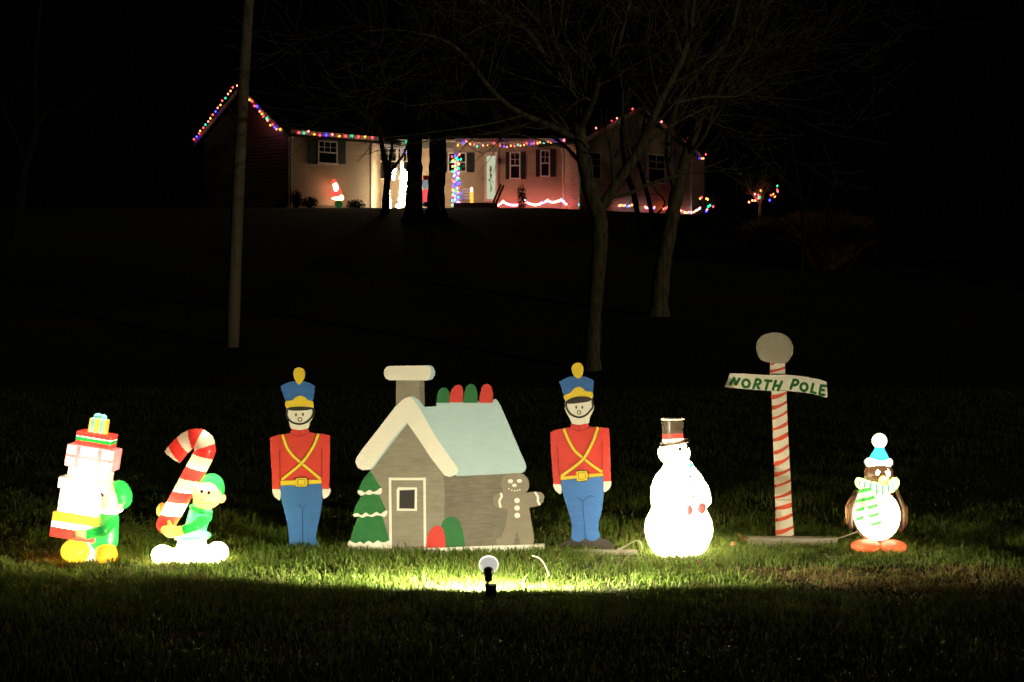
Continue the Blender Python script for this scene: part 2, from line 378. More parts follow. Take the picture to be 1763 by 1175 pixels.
for i in range(60):                                       # garland hanging inside the glass
    yy = 285+44*random.random(); xx = 845+random.uniform(-2.2, 2.2)*(1.4 if abs(yy-312) < 5 else 0.6)
    a = WC.pt(*WC.at(xx, yy), 0.045); b = WC.pt(*WC.at(xx+random.uniform(-1.5, 1.5), yy+random.uniform(1, 3)), 0.06)
    mb.tube([a, b], 0.018, 4)
mb.build('garland', plastic('garland_leaf', (0.3, 0.34, 0.08), (0.75, 0.80, 0.22)), sidel)
lan = MB(); c = WC.pt(*WC.at(860, 279), 0.12)
lan.lathe([(0.01, -0.16), (0.06, -0.14), (0.09, 0.06), (0.11, 0.08), (0.02, 0.2), (0.0, 0.22)], c, (0, 0, 1), 8)
lan.box(c+Vector((-0.02, 0, 0.0)), c+Vector((0.02, 0.12, 0.06))); lan.build('wall_lantern', M['blackmetal'], house)
ds = MB(); ds.tube([WD.pt(0.0, EAVE-.1, 0.2), WD.pt(0.05, EAVE-0.5, 0.1), WD.pt(0.05, FLOOR+.3, 0.1)], 0.05, 6); ds.build('downspout', M['trim'], house)
ds = MB(); ds.tube([WB.pt(0.12, EAVE-.05, 0.3), WB.pt(0.12, EAVE-0.45, 0.1), WB.pt(0.12, FLOOR+.3, 0.1)], 0.05, 6); ds.build('downspout', M['trim'], house)
def post(px, D, r, name='porch_post'):
    x = (px-CX)/F*D; mb = MB(); mb.box((x-r, D-r, FLOOR+0.2), (x+r, D+r, EAVE-0.42)); return mb.build(name, M['trim'], house)
post(785, 88.1, 0.09); post(692, 88.1, 0.09)
mb = MB()
for (a, b) in (((848, 352), (862, 318)), ((853, 353), (867, 320))):
    mb.tube([P(a[0], a[1], 87.2), P(b[0], b[1], 87.8)], 0.06, 6)
mb.build('stair_rail', M['railing'], house)
mb = MB(); a_, b_ = P(781, 349.5, 87.7), P(857, 358, 87.7); mb.box((a_.x, 87.66, b_.z-.4), (b_.x, 87.74, a_.z)); mb.build('porch_skirt', M['railing'], house)

# ------------------------------------------------------------------ string lights
BC = {'r': emit('red_bulb', (1.0, 0.05, 0.07), 6), 'g': emit('green_bulb', (0.02, 0.85, 0.34), 4), 'b': emit('blue_bulb', (0.03, 0.03, 1.0), 11),
      'y': emit('amber_bulb', (1.0, 0.38, 0.05), 5), 'p': emit('pink_bulb', (1.0, 0.18, 0.16), 6), 'w': emit('white_bulb', (1.0, 0.78, 0.48), 75),
      'R': emit('bright_red_bulb', (1.0, 0.12, 0.14), 28), 'Y': emit('bright_amber_bulb', (1.0, 0.42, 0.08), 26), 'T': emit('bright_teal_bulb', (0.05, 0.7, 0.8), 12), 'o': emit('warm_red_bulb', (1.0, 0.16, 0.07), 8), 'B': emit('bright_blue_bulb', (0.06, 0.08, 1.0), 18)}
bulb_me = {}
def bulb_mesh(c, r):
    if (c, r) not in bulb_me:
        mb = MB(); mb.lathe([(0, -r*1.3), (r*0.8, -r*0.7), (r, 0.1*r), (r*0.5, r), (0, r*1.2)], (0, 0, 0), (0, 0, 1), 6)
        me = bpy.data.meshes.new('bulb'); me.from_pydata([tuple(v) for v in mb.v], [], mb.f); me.update(); me.materials.append(BC[c]); bulb_me[(c, r)] = me
    return bulb_me[(c, r)]
def light_string(points, colours, label, r=0.044, group='strings of coloured lights on the hilltop house', wire=True, name='string_lights'):
    t = thing(name, points[0], label, 'string lights', group)
    for p, c in zip(points, colours):
        o = link(bpy.data.objects.new('bulb', bulb_mesh(c, r))); o.parent = t; o.location = p-points[0]
        o.rotation_euler = (random.uniform(-.5, .5), random.uniform(-.5, .5), random.uniform(0, 6))
    if wire and len(points) > 1:
        mb = MB(); mb.tube([p+Vector((0, 0.02, 0.05)) for p in points], 0.008, 4); mb.build('wire', M['greencord'], t, points[0])
    return t
def on_wall(w, px, py, d): k, z = w.at(px, py); return w.pt(k, z, d)
def Z1(x, y): return 330+x/4.897, 140+y/4.897
gl = [(75,495,'r'),(97,474,'b'),(118,445,'r'),(128,425,'y'),(153,399,'r'),(171,373,'g'),(195,347,'p'),(213,320,'y'),(233,289,'r'),(257,262,'b'),(275,232,'p'),(298,208,'y'),(313,172,'r'),(340,150,'g'),(362,115,'p'),(383,90,'y'),(402,60,'r')]
gr = [(440,45,'y'),(480,83,'r'),(503,116,'g'),(524,130,'p'),(543,163,'y'),(563,174,'r'),(583,216,'r'),(605,219,'b'),(628,262,'p'),(646,283,'y'),(659,305,'r'),(686,320,'g'),(694,338,'p'),(718,378,'y'),(736,373,'r'),(754,395,'b'),(770,411,'p'),(800,412,'y')]
for lst, lab in ((gl, 'coloured bulbs along the left slope of the leftmost dark gable'), (gr, 'coloured bulbs along the right slope of the leftmost dark gable')):
    light_string([on_wall(WA, *Z1(x, y), 0.42) for x, y, c in lst], [c for *_, c in lst], lab)
fe = [(858,438,'r'),(900,443,'g'),(938,428,'p'),(986,453,'y'),(1034,462,'r'),(1087,460,'b'),(1138,455,'p'),(1197,467,'y'),(1250,468,'r'),(1304,467,'g'),(1358,475,'r'),(1415,474,'y'),(1474,480,'r')]
light_string([on_wall(WB, *Z1(x, y), 0.46) for x, y, c in fe], [c for *_, c in fe], 'coloured bulbs along the straight eave above the shuttered left window')
pe = [(654,241.5,'b'),(666,239.5,'p'),(699,245,'g'),(698,262,'b'),(703,265,'r')]
light_string([P(x, y, 87.8) for x, y, c in pe], [c for *_, c in pe], 'few coloured bulbs at the porch edge behind the slender forked tree')
def Z3(x, y): return 820+x/6.78, 210+y/6.78
me_ = [(-215,275,'y'),(-150,250,'b'),(-120,232,'p'),(-72,260,'y'),(-25,268,'r'),(8,286,'g'),(78,275,'p'),(132,270,'y'),(208,250,'r'),(277,278,'r'),(324,290,'b'),(358,293,'p'),(402,281,'y'),(445,282,'r'),(484,270,'g'),(515,278,'p'),(555,271,'y'),(588,253,'r'),(640,260,'b'),(672,252,'r'),(715,252,'y'),(742,240,'p'),(789,244,'g'),(838,243,'p'),(869,254,'y'),(945,226,'b'),(1024,215,'p')]
light_string([P(*Z3(x, y), 87.8) for x, y, c in me_], [c for *_, c in me_], 'coloured bulbs sagging along the porch eave right of the lit column')
rg = [(1015,222,'p'),(1042,209,'r'),(1051,205,'p'),(1078,189,'r'),(1128,211,'p'),(1143,220,'r'),(1174,240,'r'),(1193,274,'b'),(1197,274,'p'),(1200,274,'y'),(1204,267,'r')]
light_string([on_wall(WE, x, y, 0.45) for x, y, c in rg], [c for *_, c in rg], 'sparse bulbs on the right gable seen through tree branches')
# lights along the foot of the right-hand walls
base = [(855,355),(860,352),(866,347),(870,350),(875,352),(880,353),(885,353.5),(890,353),(896,352),(903,345.5),(908,349),(914,351.5),(920,353),(926,352.5),(932,350),(938,348),(943,345),(948,348),(954,348.5),(960,346.5),(966,344.5),(970,347),(975,352),(987,354),(990,352.5),(995,353),(999,351)]
basew = [(1029,352.5),(1056,355),(1060,354),(1067,354.5),(1074,355.5),(1079,354),(1084,351),(1102,357),(1106,359),(1111,360),(1116,359.5),(1118,357.5),(1131,359.5),(1136,359.5),(1141,358),(1144,359.5),(1164,363.5),(1168,365),(1172,367),(1177,366),(1181,366.5),(1185,366),(1190,363),(1194,361),(1197,358)]
colseq = 'RRYRRBRRRTRRYRRBRRYRTRRRRYRR'
def swag(pts, w, label, D=None, seq=colseq):
    pp = []; cc = []; colseq = seq
    for i, (x, y) in enumerate(pts):
        q = P(x, y, D) if D else on_wall(w, x, y, 0.35)
        pp.append(q); cc.append(colseq[i % len(colseq)])
        if i+1 < len(pts) and abs(pts[i+1][0]-x) < 8:
            x2, y2 = (x+pts[i+1][0])/2, (y+pts[i+1][1])/2+0.5
            pp.append(P(x2, y2, D) if D else on_wall(w, x2, y2, 0.35)); cc.append(colseq[(i*3+1) % len(colseq)])
    return light_string(pp, cc, label, r=0.05)
s1 = swag(base, WC, 'swags of red and pink bulbs along the foot of the pink-lit wall', 89.4)
s2 = swag(basew, WE, 'broken row of small bulbs along the foot of the orange-lit right wing', None, 'oryogoTorobooryo')
# porch column wrapped in coloured lights, white light columns
x0 = (785-CX)/F*88.1; pts = []; cc = []
for i in range(66):
    z = EAVE-0.7-(EAVE-0.7-FLOOR-0.55)*i/65; a = i*1.05+random.uniform(-.5, .5); rr = 0.13+0.12*random.random()
    pts.append(Vector((x0+rr*math.cos(a), 88.1-abs(rr*math.sin(a))*1.0, z))); cc.append(random.choice('bgrypbbgypB'))
light_string(pts, cc, 'dense coloured bulbs wound round the porch column', 0.05)
def white_col(px0, py0, px1, py1, D, n, wob, label):
    pts = []
    for i in range(n):
        t = i/(n-1); q = P(px0+(px1-px0)*t, py0+(py1-py0)*t, D)
        a = i*1.9; pts.append(q+Vector((wob*math.cos(a), -abs(wob*math.sin(a)), 0)))
    light_string(pts, 'w'*n, label, 0.055, 'white light strings on the porch')
white_col(698, 293, 691, 352, 87.7, 44, 0.13, 'bright white light string wound round the porch post near the forked tree')
white_col(668, 329, 671, 358, 87.4, 18, 0.05, 'short white light string hanging low right of the slender forked trunk')
white_col(683, 354, 688, 357, 87.2, 6, 0.08, 'small clump of white lights on the ground at the porch step')
white_col(679, 293, 677, 309, 88.0, 8, 0.04, 'faint short white light string seen against the big porch window')

# ------------------------------------------------------------------ bare trees, pole
def limb_path(pts, D, dd=0.0):
    n = len(pts); return [P(x, y, D+dd*math.sin(2.2*i/n)) for i, (x, y) in enumerate(pts)]
def smooth(pts, sub=4):
    out = []; n = len(pts)
    for i in range(n-1):
        p0, p1, p2, p3 = pts[max(i-1, 0)], pts[i], pts[i+1], pts[min(i+2, n-1)]
        for k in range(sub):
            t = k/sub
            out.append(0.5*((2*p1)+(p2-p0)*t+(2*p0-5*p1+4*p2-p3)*t*t+(3*p1-p0-3*p2+p3)*t**3))
    out.append(pts[-1]); return out
def grow(mb, start, d, length, r, depth, R, droop=0.0):
    n = 6; p = Vector(start); d = Vector(d).normalized(); pts = [p.copy()]; rads = [r]
    for i in range(n):
        d = (d+Vector((R.uniform(-1, 1), R.uniform(-1, 1), R.uniform(-1, 1)))*0.22+Vector((0, 0, 0.05-droop))).normalized()
        p = p+d*length/n; pts.append(p.copy()); rads.append(max(r*(1-0.85*(i+1)/n), 0.005))
    mb.tube(pts, rads, 5 if r > 0.02 else 4, cap=False)
    if depth > 0:
        for k in range(R.randint(3, 5)):
            i = R.randint(1, n-1); dv = (pts[i+1]-pts[i]).normalized()
            side = dv.cross(Vector((R.uniform(-1, 1), R.uniform(-1, 1), R.uniform(-1, 1)))).normalized()
            grow(mb, pts[i], dv*0.8+side*R.uniform(0.5, 1.0), length*R.uniform(0.4, 0.68), rads[i]*0.6, depth-1, R, droop)
def twigs_on(mb, path, rads, R, per_m, depth, lmul=1.0):
    acc = 0
    for i in range(len(path)-1):
        L = (path[i+1]-path[i]).length; acc += L*per_m
        while acc > 1:
            acc -= 1
            dv = (path[i+1]-path[i]).normalized()
            side = dv.cross(Vector((R.uniform(-1, 1), R.uniform(-1, 1), R.uniform(-1, 1)))).normalized()
            grow(mb, path[i], dv*0.5+side*0.9+Vector((0, 0, 0.25)), R.uniform(0.7, 2.4)*lmul, min(rads[i]*0.4, 0.04), depth, R)
def bare_tree(label, D, trunk, limbs, m, seed, per_m=1.6, depth=2, lmul=1.0, group='bare trees on the slope', name='bare_tree'):
    R = random.Random(seed); s = F/D
    tp = [P(x, y, D) for x, y, w in trunk]; tr = [w/2/s for x, y, w in trunk]
    base_p = Vector((tp[0].x, D, gz(tp[0].x, D)))
    tp[0] = Vector((tp[0].x, D, base_p.z-0.15))
    t = thing(name, base_p, label, 'tree', group)
    mb = MB(); sp = smooth(tp); n = len(sp)
    rr = [np.interp(i/(n-1)*(len(tr)-1), range(len(tr)), tr)*(1+0.07*math.sin(i*2.3)+R.uniform(-.06, .06)) for i in range(n)]
    rr[0] *= 1.5; rr[1] *= 1.15
    mb.tube(sp, rr, 10); mb.build('trunk', m, t, smooth=True)
    cb = MB(); twigs_on(cb, sp[n//2:], rr[n//2:], R, per_m*0.6, depth, lmul)
    for li, (pts, w0, w1) in enumerate(limbs):
        dd = R.uniform(-2.5, 2.5) if li else 0.0
        raw = [P(x, y, D+dd*(i/max(1, len(pts)-1))) for i, (x, y) in enumerate(pts)]
        sp2 = smooth(raw); k = len(sp2)
        rd = [(w0+(w1-w0)*i/(k-1))/2/s*(1+0.06*math.sin(i*1.9+li)) for i in range(k)]
        cb.tube(sp2, rd, 7, cap=False); twigs_on(cb, sp2[2:], rd[2:], R, per_m, depth, lmul)
    cb.build('crown', m, t, smooth=True)
    return t
def Z5(l): return [(600+x/2.5186, y/2.5186) for x, y in l]
big_trunk = [(1019,640,30),(1022,560,27),(1028,480,27),(1033,410,28),(1030,370,30),(1014,320,27),(1003,260,25),(992,195,20),(981,155,16)]
limbs = [
 (Z5([(1060,930),(1110,880),(1170,790),(1230,700),(1290,590),(1340,470),(1390,370),(1450,250),(1480,130),(1500,0),(1510,-120)]), 22, 6),
 (Z5([(960,390),(900,320),(850,250),(800,165),(740,100),(650,60),(590,20),(520,-30)]), 15, 4),
 (Z5([(1000,560),(1040,480),(1070,400),(1085,320),(1140,270),(1180,150),(1220,0),(1240,-100)]), 16, 6),
 (Z5([(985,605),(880,550),(760,500),(680,450),(600,370),(540,290),(480,220),(400,170),(300,145),(180,130),(60,140)]), 13, 2.5),
 (Z5([(975,420),(950,300),(890,180),(880,80),(870,0),(860,-120)]), 11, 4),
 (Z5([(1075,340),(1020,270),(960,200),(920,100),(935,0),(950,-90)]), 9, 3),
 (Z5([(560,320),(500,295),(410,320),(330,345),(260,420),(180,470)]), 4, 1.5),
 (Z5([(820,190),(760,120),(690,100),(600,110),(480,170)]), 5, 1.5),
 (Z5([(1140,270),(1170,210),(1260,190),(1330,200)]), 4, 1.5),
 (Z5([(1350,460),(1450,440),(1560,420),(1680,420),(1760,380)]), 7, 2),
 (Z5([(590,20),(520,70),(440,120),(300,190),(200,270)]), 3, 1.2),
]
bare_tree('large bare tree with wide spreading limbs behind the right soldier', 30, big_trunk, limbs, M['bark'], 3, 3.6, 2, 1.45)
bare_tree('leaning bare tree right of the large spreading tree', 38, [(1133,540,34),(1138,480,30),(1148,420,27),(1158,370,26),(1168,320,23),(1185,260,19),(1208,195,14),(1230,120,11),(1262,40,8),(1280,-40,5)],
  [([(1165,330),(1150,270),(1160,200),(1185,120),(1180,20),(1190,-40)], 14, 4), ([(1200,210),(1250,165),(1300,150),(1330,130),(1395,120)], 8, 2), ([(1180,270),(1215,230),(1240,150),(1300,60),(1330,-20)], 9, 3)], M['bark'], 5, 3.0, 2, 1.5)
bare_tree('thin dark double-stemmed tree in front of the right wing', 62, [(1106,420,9),(1098,370,10),(1090,330,10),(1080,300,9),(1070,240,6),(1075,160,4)],
  [([(1128,400),(1118,350),(1105,300),(1098,265),(1110,200),(1105,120)], 9, 3), ([(1128,372),(1145,350),(1130,330),(1118,315)], 4, 1.5)], M['bark_dark_unlit'], 8, 0.8, 1, 1.0)
bare_tree('thick black trunk in front of the porch, left of its pair', 70, [(712,366,34),(713,330,29),(714,300,27),(714,250,27),(716,180,25),(712,90,20),(716,0,16),(718,-60,12)],
  [([(715,150),(690,90),(660,30),(650,-40)], 10, 4), ([(714,200),(745,130),(760,50),(780,-30)], 10, 4)], M['bark_dark_unlit'], 11, 0.8, 1, 1.6, 'black trunks before the porch')
bare_tree('thick black trunk in front of the porch, right of its pair', 71, [(751,366,36),(751,330,31),(753,300,30),(754,250,30),(756,180,26),(752,90,21),(762,0,16),(766,-60,12)],
  [([(755,190),(790,120),(800,40),(820,-30)], 10, 4), ([(754,160),(730,100),(735,20),(725,-40)], 9, 4)], M['bark_dark_unlit'], 12, 0.8, 1, 1.6, 'black trunks before the porch')
bare_tree('slender forked black tree before the bright porch window', 75, [(664,364,15),(665,335,13),(667,310,12),(666,292,12),(660,262,9),(655,235,7),(650,190,5)],
  [([(667,296),(674,265),(676,235),(680,190)], 7, 3), ([(669,300),(685,280),(697,262),(708,230),(730,190)], 6, 2)], M['bark_dark_unlit'], 13, 0.6, 1, 0.9)
bare_tree('faint straight tree at the right beyond the brown bush', 55, [(1502,480,16),(1506,420,13),(1508,340,12),(1515,270,11),(1520,200,9),(1512,100,7),(1518,0,5)],
  [([(1515,270),(1535,230),(1560,180),(1590,120),(1600,40)], 6, 2), ([(1512,320),(1490,260),(1480,190),(1450,100)], 6, 2)], M['bark_dark_unlit'], 15, 0.8, 1, 1.8)
bare_tree('faint thin tree before the brown bush', 48, [(1378,500,8),(1382,430,7),(1381,360,6),(1372,300,5),(1360,220,4),(1350,100,3)], [([(1381,370),(1400,300),(1410,200),(1430,100)], 4, 1.5)], M['bark_dark_unlit'], 16, 0.8, 1, 1.6)
bare_tree('faint bare tree at the far left of the slope', 60, [(25,470,22),(28,400,19),(40,300,15),(60,230,11),(60,120,8),(70,0,5)],
  [([(50,250),(80,195),(120,190),(150,165),(195,130)], 6, 2), ([(115,192),(150,215),(170,255)], 3, 1.5), ([(45,280),(10,200),(-20,120)], 8, 3)], M['bark_dark_unlit'], 18, 0.8, 1, 1.8)
bare_tree('faint bare tree at the far right edge of the slope', 58, [(1700,470,15),(1694,400,13),(1698,330,12),(1710,240,10),(1705,120,7),(1715,0,5)],
  [([(1698,330),(1730,270),(1745,180)], 6, 2), ([(1705,260),(1670,190),(1640,100)], 6, 2)], M['bark_dark_unlit'], 19, 0.8, 1, 1.8)

tl = MB(); R = random.Random(44)  # unseen evergreens, added to keep the moonlight off the house
for i in range(9):
    tx, ty = 18+i*3.6, 43.5+i*1.15; zg = gz(tx, ty); H = 29+R.uniform(-1, 1.5)-zg*0.3
    tl.tube([(tx, ty, zg-.3), (tx, ty, zg+H)], [0.3, 0.03], 7)
    for k in range(1300):
        t = R.random()**0.7; zz0 = zg+1.0+(H-1.0)*(1-t); rad = 0.5+3.4*t; a = R.uniform(0, 6.283); rr = rad*math.sqrt(R.uniform(0.05, 1))
        c = Vector((tx+rr*math.cos(a), ty+rr*math.sin(a), zz0)); o = Vector((math.cos(a), math.sin(a), -0.45)); q = Vector((-math.sin(a), math.cos(a), R.uniform(-.4, .4))); L_ = R.uniform(.5, .9)
        tl.add([c-o*L_*.4, c+q*.3+o*.1, c+o*L_, c-q*.3+o*.1], [(0, 1, 2, 3)])
tag(tl.build('added_shade_evergreens', M['bush'], None, (0, 0, 0)), 'unseen dark evergreens added beyond the right edge to shade the house', 'trees', kind='stuff')

D = 33.0; s = F/D; bx = (399-CX)/F*D; bz = gz(bx, D)
pole = thing('utility_pole', (bx, D, bz), 'tall weathered wooden utility pole leaning slightly right', 'utility pole')
mb = MB(); pp = [Vector((bx, D, bz-0.3))]+[P(x, y, D) for x, y in ((402,540),(405,450),(409,350),(414,240),(421,110),(428,0),(433,-90),(437,-160))]
mb.tube(pp, [0.13,0.125,0.12,0.118,0.114,0.108,0.102,0.098,0.094], 14); mb.build('shaft', M['pole'], pole, smooth=True)
mb = MB(); q = P(437,-160, D)
mb.box((q.x-1.2, D-0.16, q.z-0.5), (q.x+1.2, D-0.10, q.z-0.38)); mb.build('crossarm', M['pole'], pole)
for k in (-1.1, -0.4, 0.4, 1.1):
    mb = MB(); mb.lathe([(0.02, 0), (0.04, 0.02), (0.05, 0.06), (0.03, 0.10), (0, 0.12)], (q.x+k, D-0.13, q.z-0.38), (0, 0, 1), 8); mb.build('insulator', M['trim'], pole)

# ------------------------------------------------------------------ things round the house
def strand_bush(name, label, cx, cy, D, w, h, n, m, cat, r=0.012, group=None):
    x = (cx-CX)/F*D; z = gz(x, D); t = thing(name, (x, D, z), label, cat, group); R = random.Random(int(cx)); mb = MB()
    for i in range(n):
        a = R.uniform(0, 2*math.pi); rad = math.sqrt(R.random())*w*0.28
        b = Vector((x+rad*math.cos(a), D+rad*math.sin(a), z-0.03))
        lean = R.uniform(0.2, 1.0); hh = h*R.uniform(0.55, 1.0)*(1-0.25*lean)
        tip = b+Vector((math.cos(a)*w*0.42*lean, math.sin(a)*w*0.42*lean, hh))
        mid = b*0.5+tip*0.5+Vector((R.uniform(-.06, .06), R.uniform(-.06, .06), hh*0.26))
        mb.tube([b, mid, tip], [r, r*0.8, r*0.3], 3, cap=False)
    mb.build('foliage', m, t); return t
strand_bush('ornamental_grass', 'large rounded brown grass clump on the dark slope at right', 1420, 500, 50, 2.4, 1.9, 3600, M['shrub'], 'bush')
strand_bush('ornamental_grass', 'smaller brown grass clump left of the large one on the slope', 1340, 490, 51, 2.0, 1.6, 2400, M['shrub'], 'bush')
def leafy_bush(label, px, D, w, h, seed):
    x = (px-CX)/F*D; z = FLOOR+0.2; t = thing('foundation_shrub', (x, D, z), label, 'shrub', 'dark shrubs along the house foot'); R = random.Random(seed); mb = MB(); st = MB()
    for i in range(420):
        v = Vector((R.gauss(0, 1), R.gauss(0, 1), R.gauss(0, 1))).normalized()*R.uniform(0.45, 1.0)
        c = Vector((x+v.x*w/2, D+v.y*w/2, z+h/2+v.z*h/2)); u = Vector((R.gauss(0, 1), R.gauss(0, 1), R.gauss(0, 1))).normalized(); q = u.cross(v).normalized()
        mb.add([c-u*0.06, c+q*0.035, c+u*0.06, c-q*0.035], [(0, 1, 2, 3)])
    for i in range(6):
        a = i*1.05; st.tube([(x, D, z-0.1), (x+math.cos(a)*w*.2, D+math.sin(a)*w*.2, z+h*.5)], [0.02, 0.008], 4)
    mb.build('foliage', M['bush'], t); st.build('stem', M['bark_dark_unlit'], t)
leafy_bush('low dark shrub below the shuttered left window', 533, 83.6, 0.9, 0.6, 1)
leafy_bush('low dark shrub near the left corner of the house', 510, 83.2, 0.6, 0.9, 2)
leafy_bush('low dark shrub right of the glowing red figure', 612, 85.0, 1.0, 0.55, 3)
leafy_bush('dark upright shrub between the two right porch windows', 898, 89.2, 0.55, 1.7, 4)
# glowing bearded figure in red by the wall
def lit(name, col, st): return emit(name, col, st)
R_red = lit('lit_red_plastic', (1, 0.045, 0.035), 2.6); R_wh = lit('lit_white_plastic', (1, 0.58, 0.30), 8); R_gr = lit('lit_green_plastic', (0.04, 0.20, 0.05), 0.25)
R_am = lit('lit_amber_plastic', (1, 0.35, 0.05), 2.2); R_dark = M['shutter']
fp = WB.pt(*[WB.at(581, 352)[0], 0], 0.9); fb = Vector((fp.x, fp.y, gz(fp.x, fp.y)))
zs = lambda py: EYE+(HOR-py)/F*fb.y
fig = thing('lawn_figure', fb, 'glowing plastic figure in red coat with white beard by the house wall', 'figure')
def blob(parent, name, c, r, m, prof=None):
    mb = MB(); prof = prof or [(math.sin(a)*1.0, -math.cos(a)) for a in [math.pi*i/8 for i in range(9)]]
    mb.lathe([(p*r[0], q*r[2]) for p, q in prof], c, (0, 0, 1), 12); return mb.build(name, m, parent, smooth=True)
fx = lambda px: (px-CX)/F*fb.y
blob(fig, 'coat', (fx(579), fb.y, zs(333)), (0.25, 0.2, 0.34), R_red); blob(fig, 'fur_hem', (fx(581), fb.y-.02, zs(342)), (0.28, 0.2, 0.09), R_wh)
blob(fig, 'head', (fx(577), fb.y, zs(319)), (0.12, 0.12, 0.13), R_wh); blob(fig, 'beard', (fx(579), fb.y-0.14, zs(325)), (0.13, 0.1, 0.24), R_wh)
blob(fig, 'hat', (fx(575), fb.y+.02, zs(314)), (0.12, 0.1, 0.14), R_red); blob(fig, 'base', (fx(583), fb.y, zs(352)), (0.2, 0.2, 0.18), R_gr)
blob(fig, 'sack', (fx(588), fb.y-.1, zs(341)), (0.12, 0.1, 0.14), R_wh)
mb = MB(); mb.tube([(fx(582), fb.y, zs(352)), (fx(582), fb.y, fb.z-0.1)], 0.05, 6); mb.build('stand', R_gr, fig)
# rocking chair, candle, figure between trunks
cb_ = P(805, 349, 88.4); fz = FLOOR+0.47
ch = thing('rocking_chair', (cb_.x, 88.4, fz), 'white wooden rocking chair on the porch right of the lit column', 'chair')
x, y, z = cb_.x, 88.4, fz
def part(nm, boxes, m=M['chair_white'], par=ch):
    mb = MB()
    for a, b in boxes: mb.box(a, b)
    return mb.build(nm, m, par)
part('seat', [((x-.27, y-.25, z+.40), (x+.27, y+.25, z+.44))])
for sx in (-1, 1):
    part('back_post', [((x+sx*.25-.03, y+.22, z+.06), (x+sx*.25+.03, y+.28, z+1.1))])
    part('front_leg', [((x+sx*.25-.03, y-.25, z+.06), (x+sx*.25+.03, y-.19, z+.66))])
    part('armrest', [((x+sx*.27-.04, y-.28, z+.66), (x+sx*.27+.04, y+.22, z+.69))])
    mb = MB(); mb.tube([(x+sx*.25, y-.45+.1*i, z+0.02+0.012*(i-4.5)**2*0.25) for i in range(10)], 0.025, 5); mb.build('rocker', M['chair_white'], ch)
for i in range(4): part('back_slat', [((x-.25, y+.235, z+.52+.15*i), (x+.25, y+.262, z+.60+.15*i))])
cp = P(812, 349, 88.2); cd = thing('candle_figure', (cp.x, cp.y, fz), 'glowing orange plastic candle beside the white rocking chair', 'candle')
z0c = fz
blob(cd, 'body', (cp.x, cp.y, z0c+.42), (0.09, 0.09, 0.42), R_am, [(0, -1), (1, -1), (1, 1), (0, 1)]); blob(cd, 'flame', (cp.x, cp.y, z0c+.95), (0.06, 0.06, 0.13), R_wh); blob(cd, 'base', (cp.x, cp.y, z0c+.05), (0.14, 0.14, 0.08), R_red)
sp_ = P(733, 350, 87.2); sg = thing('lawn_figure', (sp_.x, sp_.y, FLOOR+.25), 'red and white plastic figure half hidden between the two black trunks', 'figure')
zz = lambda py: EYE+(HOR-py)/F*87.2
R_dim = lit('dim_white_plastic', (0.7, 0.75, 0.8), 0.35); R_rd2 = lit('lit_pink_red_plastic', (1, 0.10, 0.12), 1.0)
blob(sg, 'hat', (sp_.x, sp_.y, zz(307)), (0.2, 0.2, 0.14), M['red']); blob(sg, 'head', (sp_.x, sp_.y, zz(317)), (0.22, 0.2, 0.24), R_dim); blob(sg, 'body', (sp_.x, sp_.y, zz(338)), (0.26, 0.2, 0.36), R_rd2)
blob(sg, 'base', (sp_.x, sp_.y, zz(352)), (0.24, 0.2, 0.14), M['shutter'])
# lit saplings and shrub to the right of the house
def lit_tree(label, px, D, h, bulbs, seed, m, bush=False):
    x = (px-CX)/F*D; z = gz(x, D); t = thing('small_shrub' if bush else 'small_tree', (x, D, z), label, 'shrub' if bush else 'tree'); R = random.Random(seed)
    tb = MB(); top = Vector((x+0.05, D, z+h*0.35)); tb.tube([(x, D, z-.1), (x+.03, D, z+h*0.2), top], [0.09, 0.07, 0.06], 7); tb.build('trunk', m, t)
    cb = MB()
    for i in range(9): grow(cb, top, (R.uniform(-.7, .7), R.uniform(-.5, .5), 1), h*R.uniform(0.4, 0.7), 0.04, 2, R)
    cb.build('crown', m, t)
    return light_string([P(a, b, D-0.3) for a, b, c in bulbs], [c for *_, c in bulbs], 'few coloured bulbs in the '+label.split(' beyond')[0].split(' at ')[0], 0.05, 'bulbs in the small trees right of the house', wire=False)
def Z4(l): return [(1020+x/4.897, 190+y/4.897, c) for x, y, c in l]
pale = principled('pale_bark', (0.5, 0.45, 0.38), 0.9, 0.2, (5, 5, 5))
lit_tree('pale forked sapling beyond the right end of the house', 1307, 88, 2.6, Z4([(1418,680,'y'),(1370,708,'p'),(1397,717,'r'),(1408,735,'g'),(1396,746,'r'),(1372,762,'p'),(1349,762,'y'),(1320,775,'p')]), 31, pale)
lit_tree('dark sapling at the far right with the lone blue bulb', 1332, 90, 2.4, Z4([(1560,640,'g'),(1557,670,'r'),(1562,685,'p'),(1527,708,'y'),(1538,730,'y'),(1506,717,'r'),(1494,759,'b')]), 32, M['bark_dark_unlit'])
lit_tree('low shrub at the right corner of the house', 1214, 90, 1.4, Z4([(907,746,'y'),(921,735,'r'),(961,746,'y'),(972,752,'y'),(977,813,'g'),(992,803,'g'),(1018,813,'r'),(966,838,'p'),(960,852,'b')]), 33, M['bush'], True)
kb = MB()
for i in range(40):
    a = P(1205+i*6.2, 377+i*0.42, 82+i*0.05); zg = gz(a.x, a.y)
    kb.box((a.x-.08, a.y-.1, zg-.1), (a.x+.085, a.y+.1, zg+.09+0.02*math.sin(i*2.7)))
edge = kb.build('stone_edging', M['wallstone'], None, (0, 0, 0)); tag(edge, 'faint line of low edging stones along the terrace right of the house', 'edging')

